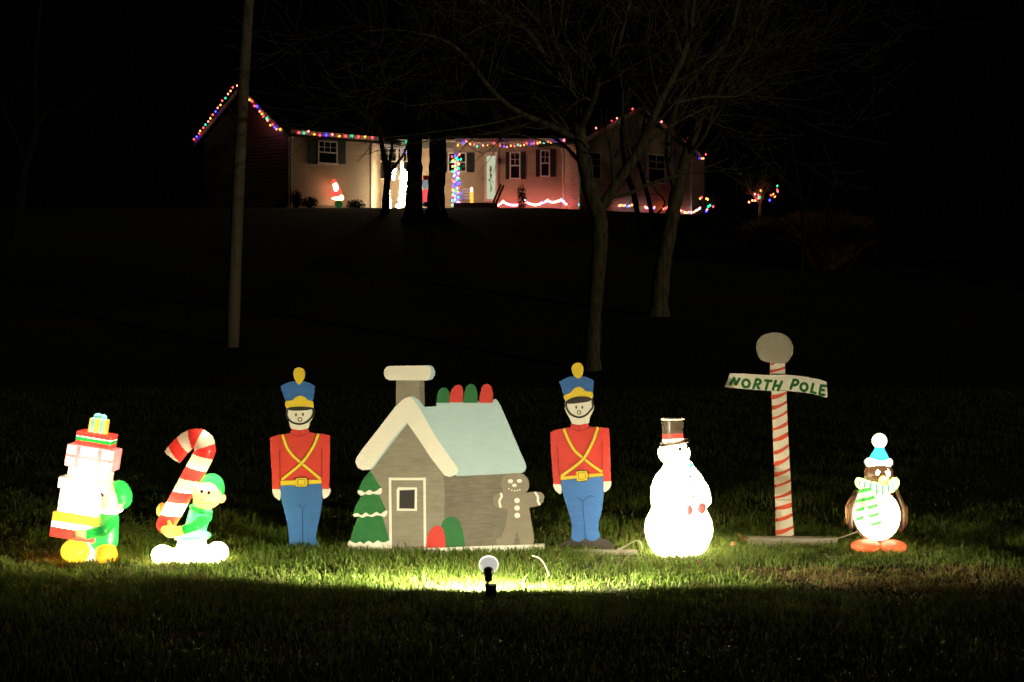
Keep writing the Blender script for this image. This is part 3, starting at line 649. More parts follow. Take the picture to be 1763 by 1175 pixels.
# ------------------------------------------------------------------ plywood cut-outs
def cat_closed(pts, sub=4):
    pts = [np.array(p, float) for p in pts]; n = len(pts); out = []
    for i in range(n):
        p0, p1, p2, p3 = pts[i-1], pts[i], pts[(i+1) % n], pts[(i+2) % n]
        for k in range(sub):
            t = k/sub; out.append(0.5*((2*p1)+(p2-p0)*t+(2*p0-5*p1+4*p2-p3)*t*t+(3*p1-p0-3*p2+p3)*t**3))
    return out
def cat_open(pts, sub=5):
    return smooth([Vector((p[0], p[1], 0)) for p in pts], sub)
class Cut:
    """a cut-out traced in a zoomed view of the photograph, standing upright in the plane y = D"""
    def __init__(s, root, D, ox, oy, sc): s.root = root; s.D = D; s.ox = ox; s.oy = oy; s.sc = sc; s.off = root.location.copy()
    def pt(s, x, y, d): q = P(s.ox+x/s.sc, s.oy+y/s.sc, s.D); return Vector((q.x, s.D+d, q.z))-s.off
    def poly(s, name, pts, layer, m, parent=None, sm=False, th=0.012):
        if sm: pts = [tuple(p) for p in cat_closed(pts)]
        area = sum(pts[i][0]*pts[(i+1) % len(pts)][1]-pts[(i+1) % len(pts)][0]*pts[i][1] for i in range(len(pts)))
        if area > 0: pts = pts[::-1]                      # so the front face looks at the viewer
        n = len(pts); f = -0.0014*layer; b = th+0.0006*layer
        V = [s.pt(x, y, f) for x, y in pts]+[s.pt(x, y, b) for x, y in pts]
        Fc = [tuple(range(n))[::-1] if False else tuple(range(n)), tuple(range(n, 2*n))[::-1]]+[(i, i+n, (i+1) % n+n, (i+1) % n) for i in range(n)]
        return mesh_obj(name, V, Fc, m, parent or s.root)
    def stroke(s, name, pts, w, layer, m, parent=None, closed=False, sm=True, round_=True):
        q = cat_closed(pts, 5) if closed else (cat_open(pts) if sm and len(pts) > 2 else pts)
        q = [Vector((p[0], p[1])) for p in q]; n = len(q); L = []; Rr = []
        ws = [w/2]*n
        for i in range(n):
            a, b = (q[i-1], q[(i+1) % n]) if closed else (q[max(i-1, 0)], q[min(i+1, n-1)])
            t = (b-a).normalized(); nn = Vector((-t.y, t.x))
            if not closed and round_ and i == 0:
                for k in (0.15, 0.6, 0.9): L.append(q[i]-t*w/2*math.sqrt(1-k*k)+nn*w/2*k); Rr.append(q[i]-t*w/2*math.sqrt(1-k*k)-nn*w/2*k)
            L.append(q[i]+nn*ws[i]); Rr.append(q[i]-nn*ws[i])
            if not closed and round_ and i == n-1:
                for k in (0.9, 0.6, 0.15): L.append(q[i]+t*w/2*math.sqrt(1-k*k)+nn*w/2*k); Rr.append(q[i]+t*w/2*math.sqrt(1-k*k)-nn*w/2*k)
        n = len(L); f = -0.0014*layer; b = 0.004; V = []
        for a, c in zip(L, Rr): V += [s.pt(a.x, a.y, f), s.pt(c.x, c.y, f), s.pt(a.x, a.y, b), s.pt(c.x, c.y, b)]
        Fc = []
        for i in range(n if closed else n-1):
            j = (i+1) % n; A, B = 4*i, 4*j
            Fc += [(A, A+1, B+1, B), (A+2, B+2, B+3, A+3), (A, B, B+2, A+2), (A+1, A+3, B+3, B+1)]
        if not closed: Fc += [(0, 2, 3, 1), (4*n-4, 4*n-3, 4*n-1, 4*n-2)]
        return mesh_obj(name, V, Fc, m, parent or s.root)
    def disc(s, name, c, rx, ry, layer, m, parent=None, n=14):
        return s.poly(name, [(c[0]+rx*math.cos(2*math.pi*i/n), c[1]+ry*math.sin(2*math.pi*i/n)) for i in range(n)], layer, m, parent, th=0.004)
    def stake(s, x, y0, y1, w=26):
        a = s.pt(x-w/2, y0, 0.016); b = s.pt(x+w/2, y1, 0.05); mb = MB()
        mb.box((a.x, a.y, b.z), (b.x, b.y, a.z)); return mesh_obj('stake', mb.v, mb.f, M['stake'], s.root)

def soldier(ox, oy, sc, D, g, label):
    cx = (ox+g['cx']/sc-CX)/F*D
    root = thing('toy_soldier_cutout', (cx, D, gz(cx, D)), label, 'cutout', 'painted plywood soldiers beside the cottage')
    C = Cut(root, D, ox, oy, sc)
    C.poly('trousers', g['trousers'], 1, M['blue'], sm=False)
    C.poly('shoes', g['shoes'], 0, M['black'], sm=True)
    C.poly('jacket', g['jacket'], 2, M['red'])
    for h in g['hands']: C.poly('hand', h, 1, M['cream'], sm=True)
    C.poly('face', g['face'], 2, M['cream'], sm=True); C.poly('collar', g['collar'], 3, M['red'])
    C.poly('hat', g['hat'], 3, M['blue'], sm=False); C.poly('hat_badge', g['badge'], 4, M['yellow'], sm=True)
    C.poly('visor', g['visor'], 5, M['black'], sm=True); C.poly('plume', g['plume'], 5, M['yellow'], sm=True)
    C.stroke('chin_strap', g['strap'], 11, 4, M['black'])
    for e in g['eyes']: C.disc('eye', e, 5.5, 9, 4, M['brownline'])
    C.stroke('mouth', [(g['mouth'][0]+g['mr']*math.cos(a), g['mouth'][1]+g['mr']*math.sin(a)) for a in [k*0.785 for k in range(8)]], 5, 4, M['brownline'], closed=True)
    C.disc('mouth_centre', g['mouth'], g['mr']-2, g['mr']-2, 3, M['cream'])
    C.stroke('collar_line', g['collar_line'], 3.5, 4, M['redline']); C.stroke('collar_seam', g['collar_seam'], 3, 5, M['redline'])
    for a in g['arms']: C.stroke('sleeve_line', a, 3.2, 4, M['redline'])
    for i, st in enumerate(g['straps']):
        u = C.stroke('cross_strap', st, 15, 5+2*i, M['yellow'], round_=False); C.stroke('strap_outline', st, 20, 4+2*i, M['brownline'], u, round_=False)
    C.poly('belt', g['belt'], 8, M['yellow']); C.stroke('belt_line', [g['belt'][-1], g['belt'][len(g['belt'])//2]], 2.5, 9, M['brownline'])
    bk = C.poly('buckle', g['buckle'], 10, M['yellow']); C.stroke('buckle_line', g['buckle'], 4, 11, M['brownline'], bk, closed=False); 
    cxb = sum(p[0] for p in g['buckle'])/4; cyb = sum(p[1] for p in g['buckle'])/4
    C.stroke('buckle_line', [(cxb+(x-cxb)*.64, cyb+(y-cyb)*.64) for x, y in g['buckle']+g['buckle'][:1]], 3.5, 11, M['brownline'], bk, sm=False)
    for s_ in g['seams']: C.stroke('trouser_seam', s_, 3.4, 3, M['navyline'])
    C.stake(g['cx'], g['belt'][0][1]+60, 1150); return root
soldier1 = dict(cx=262,
 plume=[(246,75),(265,81),(277,102),(276,126),(265,152),(248,172),(233,163),(220,140),(213,115),(217,90),(230,78)],
 hat=[(140,181),(160,168),(185,158),(215,152),(246,150),(280,154),(310,165),(333,180),(330,215),(326,245),(320,280),(172,280),(160,240),(150,210)],
 badge=[(168,268),(205,259),(230,241),(255,233),(280,244),(297,260),(321,264),(323,303),(290,299),(245,297),(200,301),(175,307)],
 visor=[(174,307),(200,298),(250,294),(300,297),(323,304),(305,313),(270,317),(220,318),(190,315)],
 face=[(180,305),(250,310),(322,304),(327,332),(316,368),(305,385),(298,412),(280,424),(250,428),(212,425),(197,413),(190,385),(179,350)],
 strap=[(178,318),(176,345),(190,371),(215,387),(253,393),(290,380),(315,355),(326,330),(323,308)], eyes=[(228,341),(267,339)], mouth=(250,368), mr=11,
 collar=[(205,421),(250,428),(292,420),(305,440),(285,449),(245,461),(215,456),(192,448)], collar_line=[(192,448),(215,456),(245,461),(285,449),(305,440)], collar_seam=[(247,428),(247,460)],
 jacket=[(82,470),(105,460),(140,452),(195,445),(245,452),(305,440),(370,448),(418,456),(417,560),(415,660),(413,758),(373,758),(372,722),(140,730),(137,760),(95,758),(90,640),(84,540)],
 arms=[[(136,540),(138,640),(138,705)],[(372,535),(373,620),(370,690)]],
 straps=[[(152,453),(175,520),(210,570),(255,610),(310,655),(365,702)],[(355,447),(330,510),(300,560),(262,610),(205,660),(148,706)]],
 belt=[(140,712),(235,708),(290,706),(370,706),(372,727),(290,733),(235,738),(142,740)],
 buckle=[(228,697),(290,695),(290,742),(230,746)],
 hands=[[(95,756),(138,758),(137,820),(120,813),(103,795)],[(378,754),(418,754),(416,785),(402,803),(380,810)]],
 trousers=[(138,725),(372,720),(374,780),(373,830),(367,880),(358,930),(346,980),(338,1020),(342,1048),(357,1075),(340,1092),(300,1100),(265,1090),(230,1102),(190,1096),(177,1085),(189,1055),(187,1015),(180,960),(165,895),(148,830),(142,780)],
 seams=[[(263,865),(265,960),(266,1090)],[(240,842),(262,863),(287,845)]],
 shoes=[(112,1122),(135,1097),(180,1080),(262,1088),(350,1072),(374,1090),(382,1118),(262,1130)])
soldier2 = dict(cx=272,
 plume=[(243,48),(262,54),(275,75),(274,105),(262,130),(245,137),(228,128),(214,105),(210,78),(222,56)],
 hat=[(140,155),(165,140),(190,130),(215,125),(250,123),(280,126),(310,136),(332,148),(331,200),(325,250),(178,268),(167,235),(155,200)],
 badge=[(165,235),(200,218),(225,193),(250,183),(272,192),(290,208),(326,214),(325,251),(290,241),(240,239),(200,250),(178,266)],
 visor=[(177,267),(205,248),(245,238),(295,239),(323,252),(305,266),(270,272),(225,278),(190,278)],
 face=[(180,262),(225,270),(275,266),(322,258),(335,300),(325,330),(312,355),(306,385),(285,396),(250,400),(215,396),(207,380),(195,355),(178,325),(172,300)],
 strap=[(182,270),(178,295),(190,320),(210,342),(250,355),(285,345),(312,320),(328,295),(325,258)], eyes=[(235,299),(269,299)], mouth=(251,327), mr=10,
 collar=[(208,391),(250,399),(300,389),(311,410),(290,421),(250,431),(225,424),(200,416)], collar_line=[(200,416),(225,424),(250,431),(290,421),(311,410)], collar_seam=[(251,398),(251,430)],
 jacket=[(90,440),(120,425),(160,418),(200,412),(250,422),(310,408),(365,410),(420,418),(425,520),(428,620),(430,714),(388,716),(386,676),(148,700),(146,732),(108,730),(100,640),(93,540)],
 arms=[[(130,520),(135,600),(140,680)],[(380,490),(382,570),(382,655)]],
 straps=[[(165,418),(190,480),(225,540),(275,585),(330,628),(380,662)],[(357,410),(335,475),(310,530),(275,588),(215,640),(150,685)]],
 belt=[(147,688),(235,680),(295,673),(385,668),(386,685),(295,697),(235,701),(148,708)],
 buckle=[(233,658),(296,655),(297,708),(240,714)],
 hands=[[(108,728),(147,730),(150,785),(128,775),(112,755)],[(390,713),(430,710),(427,745),(412,765),(390,772)]],
 trousers=[(148,700),(386,678),(389,730),(388,780),(385,830),(378,880),(366,925),(360,960),(359,990),(371,1025),(342,1048),(315,1050),(288,1036),(250,1055),(222,1048),(205,1030),(212,1000),(211,965),(204,925),(185,865),(165,800),(153,750)],
 seams=[[(272,825),(278,920),(290,1035)],[(245,805),(272,825),(295,803)],[(305,806),(318,796),(333,802)]],
 shoes=[(138,1098),(150,1070),(190,1045),(215,1040),(250,1052),(288,1036),(315,1048),(345,1044),(370,1028),(410,1050),(440,1065),(447,1090),(290,1110)])
soldier(440, 610, 3.265, 10.60, soldier1, 'painted plywood toy soldier left of the cottage cut-out')
soldier(920, 610, 3.263, 10.66, soldier2, 'painted plywood toy soldier right of the cottage, black shoes showing')

# cottage
D = 10.55
cr = thing('cottage_cutout', ((770-CX)/F*D, D, gz((770-CX)/F*D, D)), 'grey gingerbread cottage painted on plywood with snowy roof and green fir', 'cutout')
C = Cut(cr, D, 590, 610, 3.264)
ch_ = C.poly('chimney', [(300,120),(432,120),(432,300),(300,320)], 1, M['grey_light'])
C.poly('chimney_side', [(430,120),(458,120),(461,310),(430,300)], 0, M['grey_dark'], ch_)
C.poly('chimney_snow_edge', [(462,64),(490,64),(508,72),(520,95),(518,120),(502,142),(470,149),(450,148)], 2, M['ice'], ch_)
C.poly('chimney_snow', [(232,104),(236,84),(248,71),(262,67),(370,65),(470,64),(488,70),(497,92),(494,120),(483,140),(462,148),(360,147),(262,147),(244,139),(234,122)], 3, M['cream'], ch_)
sw = C.poly('side_wall', [(566,680),(880,668),(1000,660),(1004,900),(1004,1085),(690,1090),(566,1095)], 1, M['grey_dark'])
fw = C.poly('front_wall', [(360,380),(455,515),(567,680),(573,780),(571,950),(572,1095),(465,1095),(265,1098),(215,960),(165,850),(155,640),(270,495)], 2, M['grey_light'])
C.poly('roof', [(415,262),(462,297),(526,293),(528,266),(842,266),(850,252),(862,254),(872,264),(888,290),(950,435),(1028,617),(1032,635),(1026,655),(1008,668),(800,678),(640,686),(560,560)], 3, M['ice'])
C.poly('snow_edge', [(366,240),(395,235),(425,255),(462,300),(505,370),(560,470),(540,480),(430,320)], 4, M['ice'])
C.poly('snow_edge', [(358,380),(366,388),(275,502),(168,645),(145,651),(150,600),(255,490)], 4, M['ice'])
C.poly('snow_trim', [(72,605),(79,580),(110,535),(200,420),(300,290),(345,248),(372,239),(395,253),(430,300),(520,460),(600,575),(640,630),(650,655),(638,676),(602,690),(572,682),(540,640),(490,575),(455,520),(415,460),(360,383),(320,432),(270,490),(200,590),(150,650),(110,651),(84,638)], 5, M['cream'])
for i, pts in enumerate(([(266,708),(270,1097)], [(259,701),(467,701)], [(460,708),(463,1085)])): C.stroke('door_frame', pts, 14, 4+0.3*i, M['cream'], sm=False, round_=False)
wn_ = C.stroke('window_frame', [(311,765),(311,874),(411,875),(412,755),(311,756),(311,765)], 17, 4, M['cream'], sm=False, round_=False)
C.poly('window_pane', [(318,766),(404,764),(403,867),(319,866)], 3, M['black'], wn_, th=0.004)
fir = C.poly('fir_tree', [(155,653),(172,680),(195,720),(219,755),(215,775),(205,790),(225,835),(247,880),(240,905),(225,915),(245,985),(264,1050),(262,1085),(40,1085),(42,1055),(55,1000),(85,915),(65,905),(60,895),(75,850),(105,795),(90,778),(90,758),(110,710),(135,678)], 4, M['green'])
C.poly('snow_band', [(84,770),(92,765),(105,766),(125,777),(140,768),(152,763),(170,773),(190,768),(205,756),(219,753),(220,775),(212,787),(192,788),(170,784),(150,790),(128,786),(110,794),(95,790)], 5, M['cream'], fir, sm=True)
C.poly('snow_band', [(58,903),(68,896),(85,893),(105,905),(130,890),(150,902),(168,899),(190,886),(212,897),(232,884),(249,878),(249,897),(236,914),(212,908),(190,906),(165,915),(140,909),(112,919),(92,911),(70,914)], 5, M['cream'], fir, sm=True)
C.poly('snow_band', [(28,1068),(38,1046),(55,1056),(75,1063),(98,1053),(120,1066),(135,1054),(150,1050),(172,1063),(198,1046),(215,1056),(235,1058),(262,1046),(268,1090),(200,1096),(60,1096),(35,1088)], 5, M['cream'], fir)
gd = [('green',[(528,274),(530,235),(538,208),(552,192),(567,187),(585,192),(600,212),(601,274)]), ('red',[(598,272),(603,225),(615,195),(633,176),(652,172),(670,180),(678,210),(674,272)]),
      ('green',[(676,274),(682,220),(695,182),(710,169),(722,167),(738,172),(750,190),(758,225),(759,274)]), ('red',[(765,274),(772,225),(781,188),(792,172),(806,167),(822,170),(836,185),(845,220),(843,274)])]
for c_, pts in gd: C.poly('gumdrop', pts, 4, M[c_])
C.poly('gumdrop', [(466,1086),(473,1035),(485,1000),(503,975),(528,963),(548,966),(562,980),(573,1015),(580,1086)], 5, M['red'])
C.poly('gumdrop', [(553,968),(563,940),(580,922),(600,913),(625,913),(643,923),(660,948),(675,990),(684,1040),(689,1080),(579,1084),(576,1030),(568,985)], 6, M['green'])
gb = C.poly('gingerbread_man', [(905,770),(893,745),(890,712),(900,688),(925,673),(965,668),(1010,674),(1035,692),(1047,720),(1047,750),(1030,778),(1080,773),(1115,776),(1134,800),(1126,833),(1092,854),(1048,863),(1058,930),(1070,1000),(1077,1050),(1066,1070),(1000,1069),(990,1030),(979,993),(968,1030),(960,1069),(875,1071),(861,1055),(866,1037),(892,1028),(912,972),(926,912),(926,868),(882,868),(852,848),(842,817),(855,790),(885,779)], 4, M['grey_biscuit'])
C.disc('eye', (943,714), 15, 12, 5, M['cream'], gb); C.disc('eye', (993,712), 15, 11, 5, M['cream'], gb); C.disc('nose', (965,737), 13, 10, 5, M['cream'], gb)
for q in ((934,756),(950,764),(966,767),(981,766),(995,762)): C.disc('mouth_dot', q, 5, 4, 5, M['cream'], gb, 8)
for q in ((980,822),(980,864),(981,906)): C.disc('button', q, 16, 15, 5, M['cream'], gb)
C.stroke('icing', [(888,780),(893,800),(881,826),(888,862)], 13, 5, M['cream'], gb, round_=False); C.stroke('icing', [(1080,776),(1096,800),(1097,825),(1108,848)], 13, 5, M['cream'], gb, round_=False)
C.poly('base_board', [(28,1093),(265,1095),(560,1086),(800,1076),(1134,1067),(1134,1200),(28,1200)], 12, M['cream'], th=0.03)
C.stake(330, 600, 1150); C.stake(850, 500, 1150)

# north pole sign
D = 10.95
sr = thing('pole_sign_cutout', ((1357-CX)/F*D, D, gz((1357-CX)/F*D, D)), 'striped plywood post with grey ball top and NORTH POLE banner', 'sign')
C = Cut(sr, D, 1230, 560, 2.936)
C.poly('ball', [(305,38),(345,45),(380,70),(397,108),(395,145),(381,170),(357,193),(283,190),(242,180),(222,155),(214,115),(219,80),(240,54),(275,41)], 2, M['ball'], sm=True)
C.poly('post', [(284,186),(357,186),(358,252),(364,333),(368,450),(375,600),(385,780),(392,940),(403,1083),(406,1130),(312,1130),(311,1088),(308,900),(300,650),(293,450),(290,335),(281,252)], 1, M['cream'])
edL = lambda y: np.interp(y, [186,252,335,450,650,900,1088], [284,281,290,293,300,308,311]); edR = lambda y: np.interp(y, [186,252,333,450,600,780,940,1083], [357,358,364,368,375,385,392,403])
bands = [(365,340),(418,388),(472,438),(528,495),(583,550),(648,605),(703,665),(756,728),(813,786),(873,845),(928,908),(987,957),(1050,1018),(1095,1066),(233,215)]
for i, (a, b) in enumerate(bands):
    xl_, xr_ = edL(a)-0.3, edR(b)+0.3; hw = 10.5+1.4*math.sin(i*2.1); up_, dn_ = [], []
    for k in range(7):
        t = k/6; x = xl_+(xr_-xl_)*t; y = a+(b-a)*(0.35*t+0.65*t*t)+1.2*math.sin(i+3*t); h_ = hw*(0.85+0.25*math.sin(1.5+t*3+i))
        up_.append((x, y-h_)); dn_.append((x, y+h_))
    C.poly('stripe', up_+dn_[::-1], 2, M['orange_stripe'], th=0.0125)
C.poly('stripe', [(284,194),(312,190),(300,199),(284,206)], 3, M['orange_stripe'], th=0.0125)
C.stroke('joint_line', [(311,884),(388,884)], 2.5, 3, M['brownline'])
C.stake(345, 560, 1160, 34)
CB = Cut(sr, D, 1240, 565, 8.705)
bn = CB.poly('banner', [(150,680),(350,685),(700,706),(975,700),(1150,715),(1320,736),(1340,748),(1480,770),(1590,805),(1605,1035),(1570,1040),(1440,1000),(1250,965),(1000,945),(800,945),(500,925),(250,905),(65,885)], 6, M['cream'])
lt = {'letter_n': [[(145,842),(205,752)],[(205,752),(228,842)],[(236,842),(284,760)]], 'letter_r': [[(496,900),(540,770)],[(538,770),(585,778),(602,808),(570,842),(522,850)],[(548,852),(572,905)]],
      'letter_t': [[(672,788),(762,794)],[(716,795),(682,915)]], 'letter_h': [[(828,795),(788,920)],[(920,805),(862,930)],[(812,862),(890,868)]],
      'letter_p': [[(1100,775),(1050,908)],[(1100,775),(1150,787),(1163,820),(1130,852),(1078,858)]],
      'letter_l': [[(1388,838),(1360,962)],[(1360,962),(1418,972)]], 'letter_e': [[(1508,862),(1482,992)],[(1508,862),(1572,870)],[(1496,926),(1548,932)],[(1482,992),(1546,1003)]]}
lay = 7
for k, strokes in lt.items():
    par = None
    for i, st in enumerate(strokes):
        o = CB.stroke(k if par is None else 'brush_stroke', st, 42, lay+0.25*i, M['letter'], par or bn)
        if par is None: par = o
for c_, rx, ry in (((383,832), 52, 56), ((1252,885), 50, 56)):
    CB.stroke('letter_o', [(c_[0]+rx*math.cos(a), c_[1]+ry*math.sin(a)) for a in [k*0.785398 for k in range(8)]], 42, 7, M['letter'], bn, closed=True)
CB.stroke('edge_line', [(755,695),(860,697),(975,693)], 7, 7, M['brownline'], bn); CB.stroke('edge_line', [(790,943),(900,936),(985,937)], 7, 7, M['brownline'], bn)
def plank(label, px0, px1, D, w, h):
    a, b = (px0-CX)/F*D, (px1-CX)/F*D; z = gz((a+b)/2, D); mb = MB(); n = 7
    for i in range(n):
        xa, xb = a+(b-a)*i/n, a+(b-a)*(i+1)/n; o = 0.004*math.sin(i*1.7)
        mb.hexa([Vector((xa, D-w/2, z-.02)), Vector((xb, D-w/2, z-.02)), Vector((xb, D+w/2, z-.02)), Vector((xa, D+w/2, z-.02)), Vector((xa, D-w/2+o, z+h)), Vector((xb, D-w/2, z+h)), Vector((xb, D+w/2, z+h)), Vector((xa, D+w/2+o, z+h))])
    o = mb.build('plank', M['plank'], None, ((a+b)/2, D, z)); o.location = ((a+b)/2, D, z); return tag(o, label, 'plank', 'planks lying in the grass')
plank('weathered plank lying at the foot of the striped post', 1288, 1440, 10.86, 0.10, 0.055)
plank('thin weathered plank lying under the right soldier', 968, 1096, 10.56, 0.08, 0.03)

# ------------------------------------------------------------------ hollow lit plastic figures (distance fields -> shells)
def surface_nets(Fd, org, h):
    S = Fd < 0
    nx, ny, nz = Fd.shape
    cnt = np.zeros((nx-1, ny-1, nz-1), np.int8); acc = np.zeros((nx-1, ny-1, nz-1, 3), np.float32)
    corners = [(i, j, k) for i in (0, 1) for j in (0, 1) for k in (0, 1)]
    sl = lambda c: tuple(slice(c[a], Fd.shape[a]-1+c[a]) for a in range(3))
    for c0 in corners:
        for ax in range(3):
            if c0[ax]: continue
            c1 = list(c0); c1[ax] = 1
            f0, f1 = Fd[sl(c0)], Fd[sl(c1)]; cr_ = (f0 < 0) != (f1 < 0)
            t = np.where(cr_, f0/np.where(cr_, f0-f1, 1), 0)
            for a in range(3):
                acc[..., a] += np.where(cr_, (t if a == ax else c0[a]), 0)
            cnt += cr_
    act = cnt > 0; ids = -np.ones(act.shape, np.int64); ids[act] = np.arange(act.sum())
    cell = np.argwhere(act).astype(np.float32)
    V = (cell+acc[act]/cnt[act][:, None])*h+np.array(org, np.float32)
    Q = []
    for ax in range(3):
        a1, a2 = [a for a in range(3) if a != ax]
        lo = [slice(1, -1)]*3; lo[ax] = slice(0, -1); hi = list(lo); hi[ax] = slice(1, None)
        f0, f1 = S[tuple(lo)], S[tuple(hi)]; e = np.argwhere(f0 != f1)
        sgn = f0[f0 != f1]
        b = e.copy(); b[:, a1] += 1; b[:, a2] += 1       # grid index of edge start
        def cid(o1, o2):
            q = b.copy(); q[:, a1] -= o1; q[:, a2] -= o2; return ids[q[:, 0], q[:, 1], q[:, 2]]
        q = np.stack([cid(1, 1), cid(0, 1), cid(0, 0), cid(1, 0)], 1)
        flip = sgn if ax != 1 else ~sgn
        q[~flip] = q[~flip][:, ::-1]; Q.append(q)
    return V, np.concatenate(Q)
class Figure:
    def __init__(s, ox, oy, sc, cx, base, D):
        s.ox, s.oy, s.sc, s.cx, s.base, s.D = ox, oy, sc, cx, base, D
        s.S = F/D*sc; s.pr = []; s.sep = []; s.paints = []; s.loc = None
    def X(s, zx): return (zx-s.cx)/s.S
    def Z(s, zy): return (s.base-zy)/s.S
    def c(s, p): return np.array([s.X(p[0]), p[2] if len(p) > 2 else 0.0, s.Z(p[1])])
    def add(s, part, m, fn, k=0.012):
        j = None
        if '@' in part: part, j = part.split('@'); j = int(j)     # a numbered one of a pair
        s.pr.append((part, m, fn, k)); s.sep.append((part, j))
    def ell(s, part, m, c, r, k=0.012, rot=0):
        c = s.c(c); r = np.array(r, float)/s.S; ca, sa = math.cos(rot), math.sin(rot)
        def fn(x, y, z):
            dx, dy, dz = x-c[0], y-c[1], z-c[2]
            if rot: dx, dz = dx*ca+dz*sa, -dx*sa+dz*ca
            k0 = np.sqrt((dx/r[0])**2+(dy/r[1])**2+(dz/r[2])**2)+1e-6; k1 = np.sqrt((dx/r[0]**2)**2+(dy/r[1]**2)**2+(dz/r[2]**2)**2)+1e-6
            return k0*(k0-1)/k1
        s.add(part, m, fn, k)
    def cap(s, part, m, pts, rads, k=0.012, flat=1.0):
        P_ = [s.c(p) for p in pts]; Rr = np.array(rads, float)/s.S
        def fn(x, y, z):
            best = None
            for i in range(len(P_)-1):
                a, b = P_[i], P_[i+1]; ab = b-a; L2 = float(ab@ab)
                t = np.clip(((x-a[0])*ab[0]+(y-a[1])*ab[1]+(z-a[2])*ab[2])/L2, 0, 1)
                d = np.sqrt((x-a[0]-t*ab[0])**2+((y-a[1]-t*ab[1])/flat)**2+(z-a[2]-t*ab[2])**2)-(Rr[i]+(Rr[i+1]-Rr[i])*t)
                best = d if best is None else np.minimum(best, d)
            return best
        s.add(part, m, fn, k)
    def box(s, part, m, c, half, rot=0, rr=0.008, k=0.002):
        c = s.c(c); hf = np.array(half, float)/s.S; ca, sa = math.cos(rot), math.sin(rot)
        def fn(x, y, z):
            dx, dy, dz = x-c[0], y-c[1], z-c[2]
            dx, dz = dx*ca+dz*sa, -dx*sa+dz*ca
            qx, qy, qz = np.abs(dx)-hf[0]+rr, np.abs(dy)-hf[1]+rr, np.abs(dz)-hf[2]+rr
            return np.sqrt(np.maximum(qx, 0)**2+np.maximum(qy, 0)**2+np.maximum(qz, 0)**2)+np.minimum(np.maximum(qx, np.maximum(qy, qz)), 0)-rr
        s.add(part, m, fn, k)
    def lathe(s, part, m, prof, cxs=None, flat=0.88, k=0.012):
        zz_ = np.array([s.Z(y) for y, r in prof]); rr_ = np.array([r/s.S for y, r in prof])
        cc_ = s.X(cxs) if cxs else 0.0
        def fn(x, y, z):
            R_ = np.interp(z, zz_, rr_); rho = np.sqrt((x-cc_)**2+(y/flat)**2)
            d = (rho-R_)*0.8
            return np.maximum(d, np.maximum(zz_[0]-z, z-zz_[-1]))
        s.add(part, m, fn, k)
    def paint(s, m, mask): s.paints.append((m, mask))
    def build(s, name, label, cat, mats, h=0.005, group=None):
        px = s.ox+s.cx/s.sc; x = (px-CX)/F*s.D; zb = EYE+(HOR-(s.oy+s.base/s.sc))/F*s.D
        root = thing(name, (x, s.D, zb), label, cat, group)
        lo = np.array([9., 9., -0.02]); hi = np.array([-9., -9., 1.1])
        xs = np.arange(-0.42, 0.42, h); ys = np.arange(-0.30, 0.30, h); zs_ = np.arange(-0.03, 1.0, h)
        # coarse pass to find the extent
        g = np.meshgrid(xs[::5], ys[::5], zs_[::5], indexing='ij')
        cd_ = np.min([fn(*g) for _, _, fn, _ in s.pr], 0); ins = np.argwhere(cd_ < 0.035)
        a, b = ins.min(0)*5, ins.max(0)*5+5
        xs, ys, zs_ = xs[max(a[0]-3, 0):b[0]+3], ys[max(a[1]-3, 0):b[1]+3], zs_[max(a[2]-3, 0):b[2]+3]
        g = [q.astype(np.float32) for q in np.meshgrid(xs, ys, zs_, indexing='ij')]
        def field(X_, Y_, Z_):
            d = None
            for _, _, fn, k in s.pr:
                f = fn(X_, Y_, Z_)
                if d is None: d = f; continue
                hh = np.maximum(k-np.abs(d-f), 0)/k; d = np.minimum(d, f)-hh*hh*k*0.25
            return d
        Fd = field(*g).astype(np.float32)
        V, Q = surface_nets(Fd, (xs[0], ys[0], zs_[0]), h)
        e = 0.003; n_ = np.stack([field(V[:, 0]+e*(i == 0), V[:, 1]+e*(i == 1), V[:, 2]+e*(i == 2))-field(V[:, 0]-e*(i == 0), V[:, 1]-e*(i == 1), V[:, 2]-e*(i == 2)) for i in range(3)], 1)
        n_ /= np.linalg.norm(n_, axis=1)[:, None]+1e-9
        fc = V[Q].mean(1); raw = np.stack([fn(fc[:, 0], fc[:, 1], fc[:, 2]) for _, _, fn, _ in s.pr], 1)
        pid = raw.argmin(1)
        mats_used = list(dict.fromkeys([m for _, m, _, _ in s.pr]+[m for m, _ in s.paints])); mi = {m: i for i, m in enumerate(mats_used)}
        fm = np.array([mi[m] for _, m, _, _ in s.pr])[pid]
        names = [p for p, *_ in s.pr]; pname = np.array(names)[pid]; okeys = [p if j is None else '%s#%d' % (p, j) for p, j in s.sep]; oname = np.array(okeys)[pid]
        for m, mask in s.paints:
            q = mask(fc[:, 0], fc[:, 1], fc[:, 2], pname); fm[q] = mi[m]
        for key in dict.fromkeys(okeys):
            sel = oname == key
            if sel.sum() < 6: continue
            q = Q[sel]; u, inv = np.unique(q, return_inverse=True)
            me = np_mesh(key.split('#')[0], V[u], inv.reshape(-1, 4), [mats[m] for m in mats_used], True)
            me.polygons.foreach_set('material_index', fm[sel].astype(np.int32)); me.update()
            me.normals_split_custom_set_from_vertices([tuple(v) for v in n_[u]])
            o = link(bpy.data.objects.new(key.split('#')[0], me)); o.parent = root
        s.root = root; return root
    def bulb(s, c, watts, col=(1, 0.86, 0.66), r=0.03):
        p = s.c(c); ld = bpy.data.lights.new('bulb', 'POINT'); ld.energy = watts; ld.color = col; ld.shadow_soft_size = r
        o = link(bpy.data.objects.new('bulb', ld)); o.parent = s.root; o.location = p
